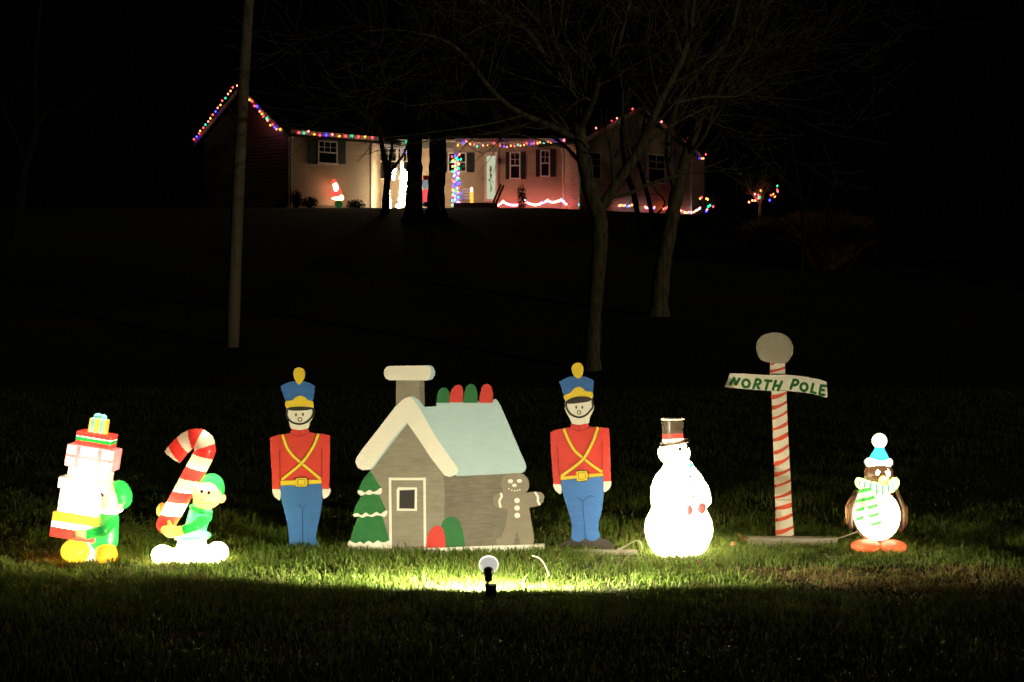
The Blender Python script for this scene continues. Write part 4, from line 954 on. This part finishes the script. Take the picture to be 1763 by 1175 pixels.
PL = {'wing': plastic('wing_plastic', (0.06, 0.035, 0.02), (0.16, 0.085, 0.035)), 'seam': plastic('grey_seam_plastic', (0.5, 0.5, 0.48), (0.16, 0.15, 0.12)), 'scarf_glow': plastic('scarf_glow_plastic', (0.75, 0.75, 0.45), (0.72, 0.74, 0.34)), 'scarf': plastic('pale_scarf_plastic', (0.7, 0.7, 0.45), (0.24, 0.25, 0.12)), 'scarfgreen': plastic('scarf_green_plastic', (0.02, 0.3, 0.06), (0.012, 0.09, 0.016)), 'white': plastic('white_plastic', (0.8, 0.78, 0.74), (0.85, 0.80, 0.70)),  # ring copy of the scarf plastic is more translucent, its glow set by colour
      'cream': plastic('cream_plastic', (0.72, 0.66, 0.52), (0.62, 0.52, 0.34)),
      'flesh': plastic('flesh_plastic', (0.70, 0.46, 0.28), (0.66, 0.36, 0.16)),
      'red': plastic('red_plastic', (0.62, 0.03, 0.025), (0.55, 0.035, 0.025)),
      'green': plastic('green_plastic', (0.02, 0.26, 0.05), (0.010, 0.22, 0.03)),
      'darkgreen': plastic('dark_green_plastic', (0.01, 0.16, 0.04), (0.008, 0.13, 0.02)),
      'palegreen': plastic('pale_green_plastic', (0.25, 0.6, 0.38), (0.16, 0.42, 0.24)),
      'yellow': plastic('yellow_plastic', (0.75, 0.55, 0.10), (0.75, 0.52, 0.10)),
      'orange': plastic('orange_plastic', (0.75, 0.33, 0.03), (0.70, 0.30, 0.02)),
      'coral': plastic('coral_plastic', (0.65, 0.12, 0.06), (0.55, 0.10, 0.04)),
      'black': plastic('black_plastic', (0.02, 0.018, 0.015), (0.045, 0.035, 0.022)),
      'brown': plastic('brown_plastic', (0.05, 0.03, 0.018), (0.020, 0.010, 0.0045)),
      'blue': plastic('blue_plastic', (0.02, 0.22, 0.5), (0.02, 0.26, 0.55)),
      'teal': plastic('teal_plastic', (0.15, 0.5, 0.55), (0.2, 0.55, 0.6)),
      'pink': plastic('pink_plastic', (0.72, 0.25, 0.27), (0.40, 0.12, 0.12)),
      'eye': plastic('eye_plastic', (0.02, 0.01, 0.006), (0.006, 0.004, 0.003))}

# snowman
S = Figure(1080, 700, 4.35, 385, 1112, 10.5)
S.lathe('body', 'white', [(1120,170),(1105,184),(1050,216),(980,246),(920,257),(850,246),(790,217),(757,203),(720,208),(690,211),(620,208),(550,190),(500,160),(470,132),(450,116),(420,100),(400,70)], k=0.02)
S.ell('head', 'white', (350,350), (123,118,95), 0.015)
S.cap('arm@1', 'white', [(225,610,-0.05),(300,690,-0.155),(400,745,-0.165)], [52,44,26], 0.02)
S.cap('arm@2', 'white', [(555,610,-0.05),(575,690,-0.12),(545,740,-0.15)], [48,40,24], 0.02)
S.ell('mitten@1', 'pink', (437,750,-0.186), (31,26,41), 0.006); S.ell('mitten@2', 'pink', (533,742,-0.166), (31,30,41), 0.006)
S.cap('hat_brim', 'black', [(262,286),(448,256)], [18,18], 0.004, flat=5.5)
S.lathe('hat', 'black', [(275,78),(245,78),(180,80),(108,88),(98,92),(92,90)], 340, 0.9, 0.004)
S.ell('scarf', 'green', (458,440,-0.02), (32,60,26), 0.006)
def sm_paint(S):
    def eye(cx, cy, rx, ry):
        return lambda x, y, z, p: (((x-S.X(cx))/(rx/S.S))**2+((z-S.Z(cy))/(ry/S.S))**2 < 1) & (y < 0)
    S.paint('eye', eye(385,310,15,14)); S.paint('eye', eye(446,305,9,17)); S.paint('coral', eye(427,326,11,15))
    for q in ((458,513),(476,580),(480,655)): S.paint('eye', eye(*q, 11, 11))
    S.paint('red', lambda x, y, z, p: (p == 'hat') & (z > S.Z(240)+(x-S.X(345))*0.06) & (z < S.Z(203)+(x-S.X(345))*0.06))
    S.paint('cream', lambda x, y, z, p: (p == 'hat') & (z > S.Z(100)) & (np.hypot(x-S.X(340), y/0.9) > 78/S.S))  # lit edge of the top rim put into the hat colour
    S.paint('white', lambda x, y, z, p: (p == 'hat') & (z > S.Z(255)+(x-S.X(345))*0.1) & (z < S.Z(241)+(x-S.X(345))*0.06))
sm_paint(S)
S.build('snowman_figure', 'brightly glowing white plastic snowman with black top hat', 'snowman', PL)
S.bulb((385,860,0.02), SNOWMAN_W*0.5); S.bulb((380,600,0.02), SNOWMAN_W*0.4); S.bulb((350,352,0.0), SNOWMAN_W*0.008)

# penguin
S = Figure(1430, 730, 5.106, 408, 1122, 10.62)
S.ell('body', 'brown', (405,810), (205,180,235), 0.02)
S.ell('head', 'brown', (422,440), (128,120,108), 0.01); S.cap('body', 'brown', [(410,650),(416,480)], [135,105], 0.01)
S.cap('hat_brim', 'white', [(340,338,0),(508,338,0)], [37,37], 0.01, flat=2.6)
S.cap('hat', 'blue', [(428,300),(430,225)], [86,46], 0.004); S.ell('pompom', 'white', (430,150), (67,67,67), 0.004)
def ring(S, part, m, c, R_, rt, rz, tilt, k=0.01):
    c = S.c(c); R_, rt, rz = R_/S.S, rt/S.S, rz/S.S
    def fn(x, y, z):
        dx, dy, dz = x-c[0], y-c[1], z-c[2]-tilt*(np.abs(x-c[0]))**1.6*6
        rho = np.sqrt(dx*dx+(dy*1.1)**2); return (np.sqrt(((rho-R_)/rt)**2+(dz/rz)**2)-1)*min(rt, rz)*0.85
    S.add(part, m, fn, k)
ring(S, 'scarf', 'scarf_glow', (410,560), 145, 48, 54, 0.14)
S.cap('scarf_tail@1', 'scarf', [(265,590,-0.085),(240,700,-0.075),(238,800,-0.075)], [44,46,48], 0.004, 0.7)
S.cap('scarf_tail@2', 'scarf', [(300,590,-0.10),(335,700,-0.105),(355,810,-0.108),(368,845,-0.108)], [46,50,54,54], 0.004, 0.7)
S.cap('wing@1', 'wing', [(222,610,0),(165,740,0),(165,860,0),(182,905,0)], [28,36,32,26], 0.006, 1.5)
S.cap('wing@2', 'wing', [(596,610,0),(645,740,0),(645,870,0),(628,925,0)], [28,34,34,26], 0.006, 1.5)
S.ell('foot@1', 'coral', (288,1060,-0.075), (130,150,60), 0.006); S.ell('foot@2', 'coral', (524,1064,-0.075), (120,150,58), 0.006)
S.ell('beak', 'yellow', (438,490,-0.098), (44,50,44), 0.004)
S.ell('eye@1', 'white', (397,425,-0.066), (28,24,38), 0.003, rot=-0.35); S.ell('eye@2', 'white', (478,422,-0.066), (26,24,38), 0.003, rot=0.35)
S.paint('white', lambda x, y, z, p: (p == 'body') & (y < 0.0) & (((x-S.X(402))/(202/S.S))**2+((z-S.Z(800))/(212/S.S))**2 < 1))
S.paint('eye', lambda x, y, z, p: (p == 'eye') & (z > S.Z(402)) & (np.minimum(np.abs(x-S.X(409)), np.abs(x-S.X(464))) < 14/S.S))
S.paint('green', lambda x, y, z, p: (p == 'scarf') & (np.mod(np.arctan2(-y, x-S.X(410))/0.30+0.2, 1) < 0.42))
S.paint('scarfgreen', lambda x, y, z, p: (p == 'scarf_tail') & (np.mod((z-S.Z(880)-(x-S.X(300))*0.3)*S.S/78+0.1, 1) < 0.40) & (y < 0))
S.paint('orange', lambda x, y, z, p: (p == 'beak') & (z < S.Z(478)) & (x > S.X(440)) & (y < -0.11))
S.build('penguin_figure', 'glowing plastic penguin with blue bobble hat and green striped scarf', 'penguin', PL)
S.bulb((405,840,0.0), PENGUIN_W*0.7); S.bulb((420,430,0.01), PENGUIN_W*0.03); S.bulb((408,570,0.0), PENGUIN_W*0.24); S.bulb((430,150,0), PENGUIN_W*0.012); S.bulb((285,1062,-0.07), PENGUIN_W*0.04); S.bulb((530,1066,-0.07), PENGUIN_W*0.04)  # neck and pompom bulbs added to brighten the scarf ring and pompom

# elf with candy cane
S = Figure(250, 725, 4.70, 375, 1142, 10.2)
S.ell('shoe@1', 'cream', (155,1072,-0.06), (86,120,78), 0.02); S.ell('shoe@2', 'cream', (592,1058,-0.04), (90,120,86), 0.02)
S.box('base', 'white', (375,1095,0), (255,125,52), 0, 0.035, 0.03)
S.cap('leg', 'white', [(375,1080),(378,980)], [130,112], 0.03)
S.ell('tunic_skirt', 'darkgreen', (375,930), (158,135,48), 0.015); S.cap('torso', 'green', [(395,905,0),(448,740,0)], [84,92], 0.015)
S.ell('collar', 'darkgreen', (455,712,-0.02), (100,100,28), 0.006, rot=-0.3)
S.ell('head', 'flesh', (510,600,-0.03), (118,115,108), 0.01)
S.ell('hat', 'green', (528,560,0.0), (114,116,135), 0.004, rot=-0.25)
S.ell('ear@1', 'flesh', (393,585,-0.01), (26,20,42), 0.006, rot=0.25); S.ell('ear@2', 'flesh', (630,630,-0.01), (24,20,38), 0.006, rot=-0.45)
S.ell('nose', 'flesh', (497,608,-0.125), (24,24,20), 0.012); S.ell('cheek', 'flesh', (500,638,-0.085), (92,50,50), 0.02)
cane = [(172,835,-0.02),(250,690,-0.02),(330,545,-0.02),(410,400,-0.02),(470,290,-0.02),(493,232,-0.02),(484,176,-0.02),(446,144,-0.02),(396,140,-0.02),(345,163,-0.02),(295,205,-0.02),(225,292,-0.02),(200,322,-0.02)]
crad = [76,80,82,84,84,84,84,82,80,79,79,79,79]
S.cap('candy_cane', 'white', cane, crad, 0.004)
S.cap('arm@3', 'green', [(500,775,-0.03),(440,830,-0.14),(330,862,-0.165)], [48,44,38], 0.012)
S.cap('glove@1', 'yellow', [(330,862,-0.165),(245,868,-0.17),(200,855,-0.15)], [40,46,34], 0.006)
for fy in (800, 828, 856): S.cap('glove@1', 'yellow', [(262,850,-0.165),(228,fy-8,-0.135)], [18,14], 0.006)
S.ell('glove@2', 'yellow', (128,715,0.0), (34,50,58), 0.006, rot=-0.3)
def cane_red(x, z):
    zx = x*S.S+S.cx; zy = S.base-z*S.S; dx, dy = zx-395, zy-238
    ang = np.degrees(np.arctan2(-dy, dx)); ss = dx*-0.816+dy*0.578
    hook = (dx < -(zy-238)*0.8) & (dy > 0) | (dy <= 0) & (ang > 103)
    n = np.zeros(x.shape, int)
    for (a0, b0, sl_) in ((400,262,.30),(340,360,.30),(290,456,.2),(235,562,.13),(182,650,.1),(135,752,.08)): n += (zy > b0+(zx-a0)*sl_)
    leg = n % 2 == 0
    arch = np.where(ang < 18, True, np.where(ang < 63, False, True)) & (dy <= 0)
    return np.where(hook, (ss > 41) & (ss < 140), np.where((dy <= 0) & (ang > 0) & (n == 0), arch, leg))
def hook_end(x, y, z):
    zx = x*S.S+S.cx; zy = S.base-z*S.S; return (((zx-395)*-0.604+(zy-238)*0.797)-143)/S.S*1.0
ci = [i for i, q in enumerate(S.pr) if q[0] == 'candy_cane'][0]; cfn = S.pr[ci][2]
def cut_cane(x, y, z, f=cfn):
    zx = x*S.S+S.cx; zy = S.base-z*S.S; near = (zx < 395-(zy-238)*0.75) & (zy < 450) & (zx < 345)
    return np.where(near, np.maximum(f(x, y, z), hook_end(x, y, z)), f(x, y, z))
S.pr[ci] = (S.pr[ci][0], S.pr[ci][1], cut_cane, S.pr[ci][3])
S.paint('red', lambda x, y, z, p: (p == 'candy_cane') & cane_red(x, z))
S.paint('eye', lambda x, y, z, p: (y < -0.05) & (np.minimum(np.hypot(x-S.X(482), z-S.Z(556)), np.hypot(x-S.X(540), z-S.Z(566))) < 13.5/S.S))
S.paint('flesh', lambda x, y, z, p: (p == 'hat') & (y < 0.06) & (((x-S.X(512))/(102/S.S))**2+((z-S.Z(585))/(98/S.S))**2 < 1))
S.paint('orange', lambda x, y, z, p: (y < -0.05) & (np.abs((z-S.Z(652))-((x-S.X(505))/(70/S.S))**2*16/S.S+0.0*x) < 4.0/S.S) & (np.abs(x-S.X(505)) < 72/S.S) & ((p == 'cheek') | (p == 'head')))
S.paint('orange', lambda x, y, z, p: (y < -0.05) & ((p == 'head') | (p == 'hat')) & (np.minimum(np.abs((z-S.Z(490))+((x-S.X(487))/(26/S.S))**2*12/S.S)+9*(np.abs(x-S.X(487)) > 20/S.S), np.abs((z-S.Z(500))+((x-S.X(550))/(26/S.S))**2*12/S.S)+9*(np.abs(x-S.X(550)) > 20/S.S)) < 3.0/S.S))
S.paint('cream', lambda x, y, z, p: (p == 'candy_cane') & (z > S.Z(560)) & ~cane_red(x, z))  # upper white stripes toned cream, the dimmer light put into the colour
S.build('elf_figure', 'glowing plastic elf in green hugging a red and white candy cane', 'elf', PL, group='glowing plastic elves at the left')
S.bulb((375,1085,0), CANE_W*5.5); S.bulb((425,800,0), CANE_W*0.12); S.bulb((250,690,-0.02), CANE_W*0.10); S.bulb((515,590,0), CANE_W*0.035); S.bulb((410,400,-0.02), CANE_W*0.03); S.bulb((285,220,-0.02), CANE_W*0.008); S.bulb((400,840,-0.13), CANE_W*0.02); S.bulb((250,868,-0.165), CANE_W*0.012); S.bulb((165,1070,-0.05), CANE_W*1.5); S.bulb((585,1058,-0.04), CANE_W*1.5)  # arm and hook bulbs added to brighten those parts

# elf with a stack of gifts
S = Figure(80, 700, 4.194, 330, 1100, 10.3)
T = -math.radians(9)
S.box('gift#1', 'yellow', (378,145), (62,60,58), T); S.ell('bow@1', 'teal', (370,72), (30,26,24), 0.004); S.ell('bow@2', 'teal', (410,80), (28,26,24), 0.004)
S.box('gift#2', 'red', (362,240), (128,105,54), T); S.box('gift#3', 'white', (340,365), (172,130,80), T); S.box('gift#4', 'white', (318,500), (143,115,85), T)
S.box('gift_lid', 'white', (285,560), (172,130,42), T); S.box('gift#5', 'white', (262,680), (146,120,92), T); S.box('gift#6', 'yellow', (225,855), (160,130,92), T)
S.ell('head', 'flesh', (462,660,0.0), (92,110,100), 0.012); S.ell('hat', 'green', (530,640,0.03), (76,118,108), 0.006, rot=0.35)
S.ell('ear@3', 'flesh', (530,720,-0.04), (26,18,34), 0.006, rot=-0.8); S.ell('collar', 'white', (470,745,0), (82,95,34), 0.01)
S.cap('torso', 'green', [(450,815,0),(412,955,0)], [74,108], 0.012); S.cap('arm@4', 'green', [(480,815,-0.04),(440,880,-0.115),(330,905,-0.13)], [44,44,34], 0.012)
S.cap('leg', 'white', [(300,930,0),(320,1060,0)], [72,86], 0.03)
S.cap('hand', 'flesh', [(330,905,-0.13),(270,900,-0.14)], [34,32], 0.006)
for fy in (880, 905, 930): S.cap('hand', 'flesh', [(275,900,-0.14),(238,fy,-0.135)], [15,12], 0.005)
S.ell('shoe@3', 'orange', (228,1035,-0.05), (106,130,88), 0.012); S.ell('shoe@4', 'orange', (446,1060,-0.05), (78,120,78), 0.012)
tu = np.array([math.cos(T), -math.sin(T)])
def rel(S, c): 
    c = S.c(c); ca, sa = math.cos(T), math.sin(T)
    return lambda x, z: ((x-c[0])*ca+(z-c[2])*sa, -(x-c[0])*sa+(z-c[2])*ca)
r2, r3, r6, r1, r5 = rel(S, (362,240)), rel(S, (340,365)), rel(S, (225,855)), rel(S, (378,145)), rel(S, (262,680))
S.paint('green', lambda x, y, z, p: (p == 'gift#2') & (np.abs(r2(x, z)[1]) < 13/S.S)); S.paint('white', lambda x, y, z, p: (p == 'gift#2') & (np.abs(r2(x, z)[1]-17/S.S) < 4/S.S))
S.paint('pink', lambda x, y, z, p: (p == 'gift#3') & ((np.abs(r3(x, z)[0]-70/S.S) < 16/S.S) | (np.abs(r3(x, z)[0]+85/S.S) < 16/S.S) | (np.abs(r3(x, z)[1]) < 12/S.S)))
S.paint('teal', lambda x, y, z, p: (p == 'gift#1') & ((np.abs(r1(x, z)[0]-30/S.S) < 12/S.S) | (np.abs(r1(x, z)[0]+34/S.S) < 12/S.S)))
S.paint('teal', lambda x, y, z, p: (p == 'gift#4') & (np.abs(x-S.X(318)) > 132/S.S))
S.paint('green', lambda x, y, z, p: (p == 'gift#5') & (np.abs(r5(x, z)[0]) > 140/S.S))
S.paint('white', lambda x, y, z, p: (p == 'gift#6') & (np.abs(r6(x, z)[1]-2/S.S) < 22/S.S)); S.paint('red', lambda x, y, z, p: (p == 'gift#6') & (r6(x, z)[1] < -20/S.S)); S.paint('orange', lambda x, y, z, p: (p == 'gift#6') & (r6(x, z)[1] > 24/S.S))
r4 = rel(S, (318,500)); rl = rel(S, (285,560))
def edge(rf, hx, hz, w=7):
    return lambda x, z: ((np.abs(np.abs(rf(x, z)[0])-hx/S.S) < w/S.S) | (np.abs(np.abs(rf(x, z)[1])-hz/S.S) < w/S.S))
for nm, rf, hx, hz in (('gift#3', r3, 172, 80), ('gift#4', r4, 143, 85), ('gift_lid', rl, 172, 42), ('gift#5', r5, 146, 92)):
    S.paint('pink' if nm == 'gift#3' else 'seam', lambda x, y, z, p, nm=nm, e_=edge(rf, hx, hz): (p == nm) & e_(x, z))
S.paint('seam', lambda x, y, z, p: (p == 'gift#5') & (np.abs(r5(x, z)[0]+40/S.S) < 18/S.S)); S.paint('seam', lambda x, y, z, p: (p == 'gift#4') & (np.abs(r4(x, z)[1]+10/S.S) < 12/S.S))
S.paint('eye', lambda x, y, z, p: (y < -0.04) & (((x-S.X(430))/(11/S.S))**2+((z-S.Z(626))/(17/S.S))**2 < 1))
S.paint('darkgreen', lambda x, y, z, p: (p == 'torso') & (np.abs(z-S.Z(985)) < 8/S.S) & (x > S.X(330)))
S.build('elf_figure', 'glowing plastic elf in green carrying a leaning stack of gift boxes', 'elf', PL, group='glowing plastic elves at the left')
S.bulb((270,690,0), GIFT_W*0.30); S.bulb((330,470,0), GIFT_W*0.22); S.bulb((360,250,0), GIFT_W*0.02); S.bulb((350,950,0), GIFT_W*0.12); S.bulb((235,1035,-0.05), GIFT_W*0.045); S.bulb((446,1060,-0.05), GIFT_W*0.018); S.bulb((470,670,0.02), GIFT_W*0.02)

# ------------------------------------------------------------------ spotlight on a stake
D = 8.95; lx = (841-CX)/F*D; lc = P(841, 981, D)
lamp = thing('garden_spotlight', (lx+0.013, D, gz(lx, D)), 'black stake spotlight glowing white in the grass before the cottage', 'spotlight')
ax = Vector((0.0, math.cos(math.radians(22)), math.sin(math.radians(22))))
mb = MB(); c = P(841, 987, D-0.05)
mb.lathe([(0.0, -0.065), (0.018, -0.063), (0.021, -0.03), (0.027, 0.0), (0.027, 0.02), (0.0, 0.021)], c, ax, 20); mb.build('lamp_holder', M['blackmetal'], lamp, smooth=True)
gm, N, L = mat('glowing_bulb_glass'); out = N.new('ShaderNodeOutputMaterial'); e = N.new('ShaderNodeEmission'); e.inputs[0].default_value = (1, 0.97, 0.86, 1); e.inputs[1].default_value = 0.5
dd_ = N.new('ShaderNodeBsdfPrincipled'); dd_.inputs['Base Color'].default_value = (0.8, 0.78, 0.72, 1); dd_.inputs['Roughness'].default_value = 0.15
ad = N.new('ShaderNodeAddShader'); L.new(e.outputs[0], ad.inputs[0]); L.new(dd_.outputs[0], ad.inputs[1]); L.new(ad.outputs[0], out.inputs[0])
mb = MB(); mb.lathe([(0.024, 0.015), (0.032, 0.03), (0.042, 0.055), (0.048, 0.075), (0.0495, 0.085), (0.047, 0.092), (0.0, 0.094)], c, ax, 28); mb.build('reflector_bulb', gm, lamp, smooth=True)
mb = MB(); mb.lathe([(0.0475, 0.078), (0.051, 0.080), (0.051, 0.090), (0.0475, 0.091)], c, ax, 28); mb.build('bulb_rim', emit('bright_rim_glass', (1, 0.97, 0.86), 1.6), lamp, smooth=True)
mb = MB(); mb.tube([c-ax*0.03, c-ax*0.04+Vector((0, 0, -0.02)), Vector((lx-0.008, D-0.06, P(0, 1005, D).z))], [0.010, 0.008, 0.008], 8); mb.build('swivel', M['blackmetal'], lamp)
bx0, bx1 = P(836, 0, D).x, P(854.5, 0, D).x; zt = P(0, 1004, D).z
mb = MB(); mb.box((bx0, D-0.085, -0.02), (bx1, D-0.035, zt)); mb.build('junction_box', M['blackmetal'], lamp)
mb = MB(); mb.box((bx0-0.002, D-0.087, zt-0.012), (bx1+0.002, D-0.033, zt+0.002)); mb.build('box_lid', M['blackmetal'], lamp)
ld = bpy.data.lights.new('flood', 'SPOT'); ld.energy = FLOOD; ld.color = (1.0, 0.90, 0.67); ld.shadow_soft_size = 0.045; ld.spot_size = math.radians(176); ld.spot_blend = 0.22
lo = link(bpy.data.objects.new('flood', ld)); lo.parent = lamp
aim = Vector((0.05, math.cos(math.radians(24)), math.sin(math.radians(24))))
lo.location = c+ax*0.115-lamp.location; lo.rotation_euler = aim.to_track_quat('-Z', 'Y').to_euler()
# flood reflector: throws more light to the sides than straight ahead
ld.use_nodes = True; nt = ld.node_tree; em = [n for n in nt.nodes if n.type == 'EMISSION'][0]
tcn = nt.nodes.new('ShaderNodeTexCoord'); sx_ = nt.nodes.new('ShaderNodeSeparateXYZ'); nt.links.new(tcn.outputs['Normal'], sx_.inputs[0])
ab_ = nt.nodes.new('ShaderNodeMath'); ab_.operation = 'ABSOLUTE'; nt.links.new(sx_.outputs['Z'], ab_.inputs[0])
mx_ = nt.nodes.new('ShaderNodeMath'); mx_.operation = 'MAXIMUM'; mx_.inputs[1].default_value = 0.33; nt.links.new(ab_.outputs[0], mx_.inputs[0])
pw_ = nt.nodes.new('ShaderNodeMath'); pw_.operation = 'POWER'; pw_.inputs[1].default_value = -1.8; nt.links.new(mx_.outputs[0], pw_.inputs[0])
nt.links.new(pw_.outputs[0], em.inputs['Strength'])

# ------------------------------------------------------------------ cords, stalks, leaves
def cord(label, pts, r, m, cat='cord', name='extension_cord'):
    sp = smooth([Vector(p) for p in pts], 6); mb = MB(); mb.tube(sp, r, 6)
    o = mb.build(name, m, None, sp[0]); o.location = sp[0]; return tag(o, label, cat)
cord('thin dark cord running from the striped post to the penguin', [P(1330,930,10.8), P(1360,932,10.78), P(1400,929,10.78), P(1440,927,10.75), P(1462,921,10.72), P(1478,915,10.68)], 0.0035, M['cord'])
cord('pale loop of cord in the grass left of the snowman', [P(1062,947,10.6), P(1078,940,10.6), P(1092,932,10.58), P(1102,933,10.55), P(1106,945,10.52)], 0.0035, M['cord'])
cord('dark cord trailing from the spotlight into the grass', [(bx0+.02, D-.06, 0.02), (bx0+.1, D-.12, 0.015), (bx0+.35, D-.05, 0.02), (bx0+.8, D-.2, 0.015)], 0.004, M['greencord'])
cord('curved dry straw stalk standing in the grass right of the spotlight', [P(945,992,9.4), P(941,980,9.45), P(936,970,9.45), P(928,961,9.45), P(916,957,9.45)], 0.0022, M['straw'], 'straw', 'straw_stalk')
def leaf(px, py, D, label, s=0.05, seed=1):
    R = random.Random(seed); p = P(px, py, D); V = []; n = 8
    for i in range(n+1):
        t = i/n; w = s*0.45*math.sin(math.pi*t)**0.8*(1+0.25*math.sin(i*3)); z = s*0.5*math.sin(t*2.6)
        V += [(s*(t-.5), -w, z+0.3*w), (s*(t-.5), 0, z-0.1*w), (s*(t-.5), w, z+0.3*w)]
    Fc = []
    for i in range(n):
        for k in range(2): a = 3*i+k; Fc.append((a, a+1, a+4, a+3))
    o = mesh_obj('dead_leaf', V, Fc, M['leaf']); o.location = p; o.rotation_euler = (R.uniform(-.6, .6), R.uniform(-.7, .2), R.uniform(0, 6)); return tag(o, label, 'leaf', 'dead leaves in the grass')
leaf(1277, 934, 10.7, 'curled brown dead leaf between the snowman and the striped post', 0.075, 1)
leaf(1262, 942, 10.6, 'small dead leaf just right of the snowman base', 0.05, 2)
leaf(1203, 973, 9.95, 'small brown leaf in bright grass below the snowman', 0.035, 3)
leaf(577, 971, 10.0, 'small pale leaf in the grass left of the cottage', 0.035, 4)
leaf(300, 932, 10.6, 'brown leaf standing behind the left shoe of the cane elf', 0.06, 5)

# ------------------------------------------------------------------ grass
def vnoise(x, y, seed):
    r = np.random.default_rng(seed); T_ = r.random((64, 64)); xi = np.floor(x).astype(int); yi = np.floor(y).astype(int); fx_ = x-xi; fy_ = y-yi
    fx_ = fx_*fx_*(3-2*fx_); fy_ = fy_*fy_*(3-2*fy_); g = lambda a, b: T_[a % 64, b % 64]
    return (g(xi, yi)*(1-fx_)+g(xi+1, yi)*fx_)*(1-fy_)+(g(xi, yi+1)*(1-fx_)+g(xi+1, yi+1)*fx_)*fy_
def blades(y0, y1, dens, hmul, wmul):
    n = int((y1-y0)*(y1+y0)/2*1763/F*1.08*dens)
    y = np.sqrt(rng.random(n)*(y1*y1-y0*y0)+y0*y0); x = (rng.random(n)-0.5)*y*1763/F*1.08
    cl_ = vnoise(x*7, y*7, 1)*0.6+vnoise(x*2.2, y*2.2, 2)*0.4
    keep = rng.random(n) < 0.12+1.25*cl_
    x, y, cl_ = x[keep], y[keep], cl_[keep]; n = len(x)
    h = (0.016+0.036*rng.random(n)**1.6+0.045*(cl_-0.42))*hmul
    h = np.clip(h, 0.012, None); tall = rng.random(n) < 0.05; h[tall] *= 1.6
    h *= np.where((np.abs(x-lx) < 0.12) & (np.abs(y-8.93) < 0.22), 0.6, 1)
    w = (0.0016+0.0018*rng.random(n))*wmul
    a = rng.random(n)*2*math.pi; lean = h*(0.15+0.75*rng.random(n)); lx_, ly_ = np.cos(a), np.sin(a)
    pa = a+rng.normal(0, 0.6, n)+math.pi/2; wx, wy = np.cos(pa)*w, np.sin(pa)*w
    z = ground_z(x, y)-0.004
    V = np.empty((n, 5, 3), np.float32)
    V[:, 0] = np.stack([x-wx, y-wy, z], 1); V[:, 1] = np.stack([x+wx, y+wy, z], 1)
    mx_, my_, mz = x+lx_*lean*0.3, y+ly_*lean*0.3, z+h*0.6
    V[:, 2] = np.stack([mx_-wx*.8, my_-wy*.8, mz], 1); V[:, 3] = np.stack([mx_+wx*.8, my_+wy*.8, mz], 1)
    V[:, 4] = np.stack([x+lx_*lean, y+ly_*lean, z+h*(1-0.25*rng.random(n))], 1)
    # colour: greens with dry straw blades; one worn brown patch at the right
    g = rng.random(n)[:, None]; base = np.array([0.095, 0.165, 0.020])*(1-g)+np.array([0.165, 0.235, 0.036])*g
    straw = np.array([0.26, 0.20, 0.085]); brown = np.array([0.21, 0.13, 0.055])
    dry = (rng.random(n) < 0.04+0.08*vnoise(x*1.3, y*1.3, 4)); base[dry] = straw*(0.6+0.5*rng.random(dry.sum()))[:, None]
    patch = np.exp(-(((x-2.1)/1.3)**2+((y-9.45)/0.75)**2))*1.35-0.55+0.9*(vnoise(x*3.1, y*5.2, 5)-0.5)
    pm = rng.random(n) < np.clip(patch*2.2+0.1, 0, 0.9)*(x > 0.9)
    base[pm] = (brown*(0.6+0.8*rng.random(pm.sum()))[:, None])
    V[pm, 2:, 2] = z[pm][:, None]+(V[pm, 2:, 2]-z[pm][:, None])*0.55
    return V, base
parts_ = [blades(6.75, 8.3, 4200, 1.0, 1.0), blades(8.3, 9.6, 9500, 1.0, 1.0), blades(9.6, 11.6, 8500, 1.05, 1.05), blades(11.6, 16.0, 3000, 1.2, 1.5), blades(16.0, 27.0, 600, 1.5, 2.6)]
V = np.concatenate([p[0] for p in parts_]); colr = np.concatenate([p[1] for p in parts_]); n = len(V)
b0 = np.arange(n)[:, None]*5
tri = np.concatenate([b0+np.array([[0, 1, 3]]), b0+np.array([[0, 3, 2]]), b0+np.array([[2, 3, 4]])])
gm, N, L = mat('grass_blades'); out = N.new('ShaderNodeOutputMaterial')
at_ = N.new('ShaderNodeAttribute'); at_.attribute_name = 'tint'; df = N.new('ShaderNodeBsdfPrincipled'); df.inputs['Roughness'].default_value = 0.5; df.inputs['Specular IOR Level'].default_value = 0.35
tl = N.new('ShaderNodeBsdfTranslucent'); mx = N.new('ShaderNodeMixShader'); mx.inputs[0].default_value = 0.35
L.new(at_.outputs['Color'], df.inputs['Base Color']); L.new(at_.outputs['Color'], tl.inputs[0]); L.new(df.outputs[0], mx.inputs[1]); L.new(tl.outputs[0], mx.inputs[2]); L.new(mx.outputs[0], out.inputs[0])
me = np_mesh('grass', V.reshape(-1, 3), tri, [gm])
ca = me.color_attributes.new('tint', 'FLOAT_COLOR', 'POINT')
ca.data.foreach_set('color', np.repeat(np.concatenate([colr, np.ones((n, 1))], 1), 5, 0).astype(np.float32).ravel())
tag(link(bpy.data.objects.new('grass', me)), 'uneven green lawn grass with a worn brown patch at right', 'grass', kind='stuff')
print('blades', n)
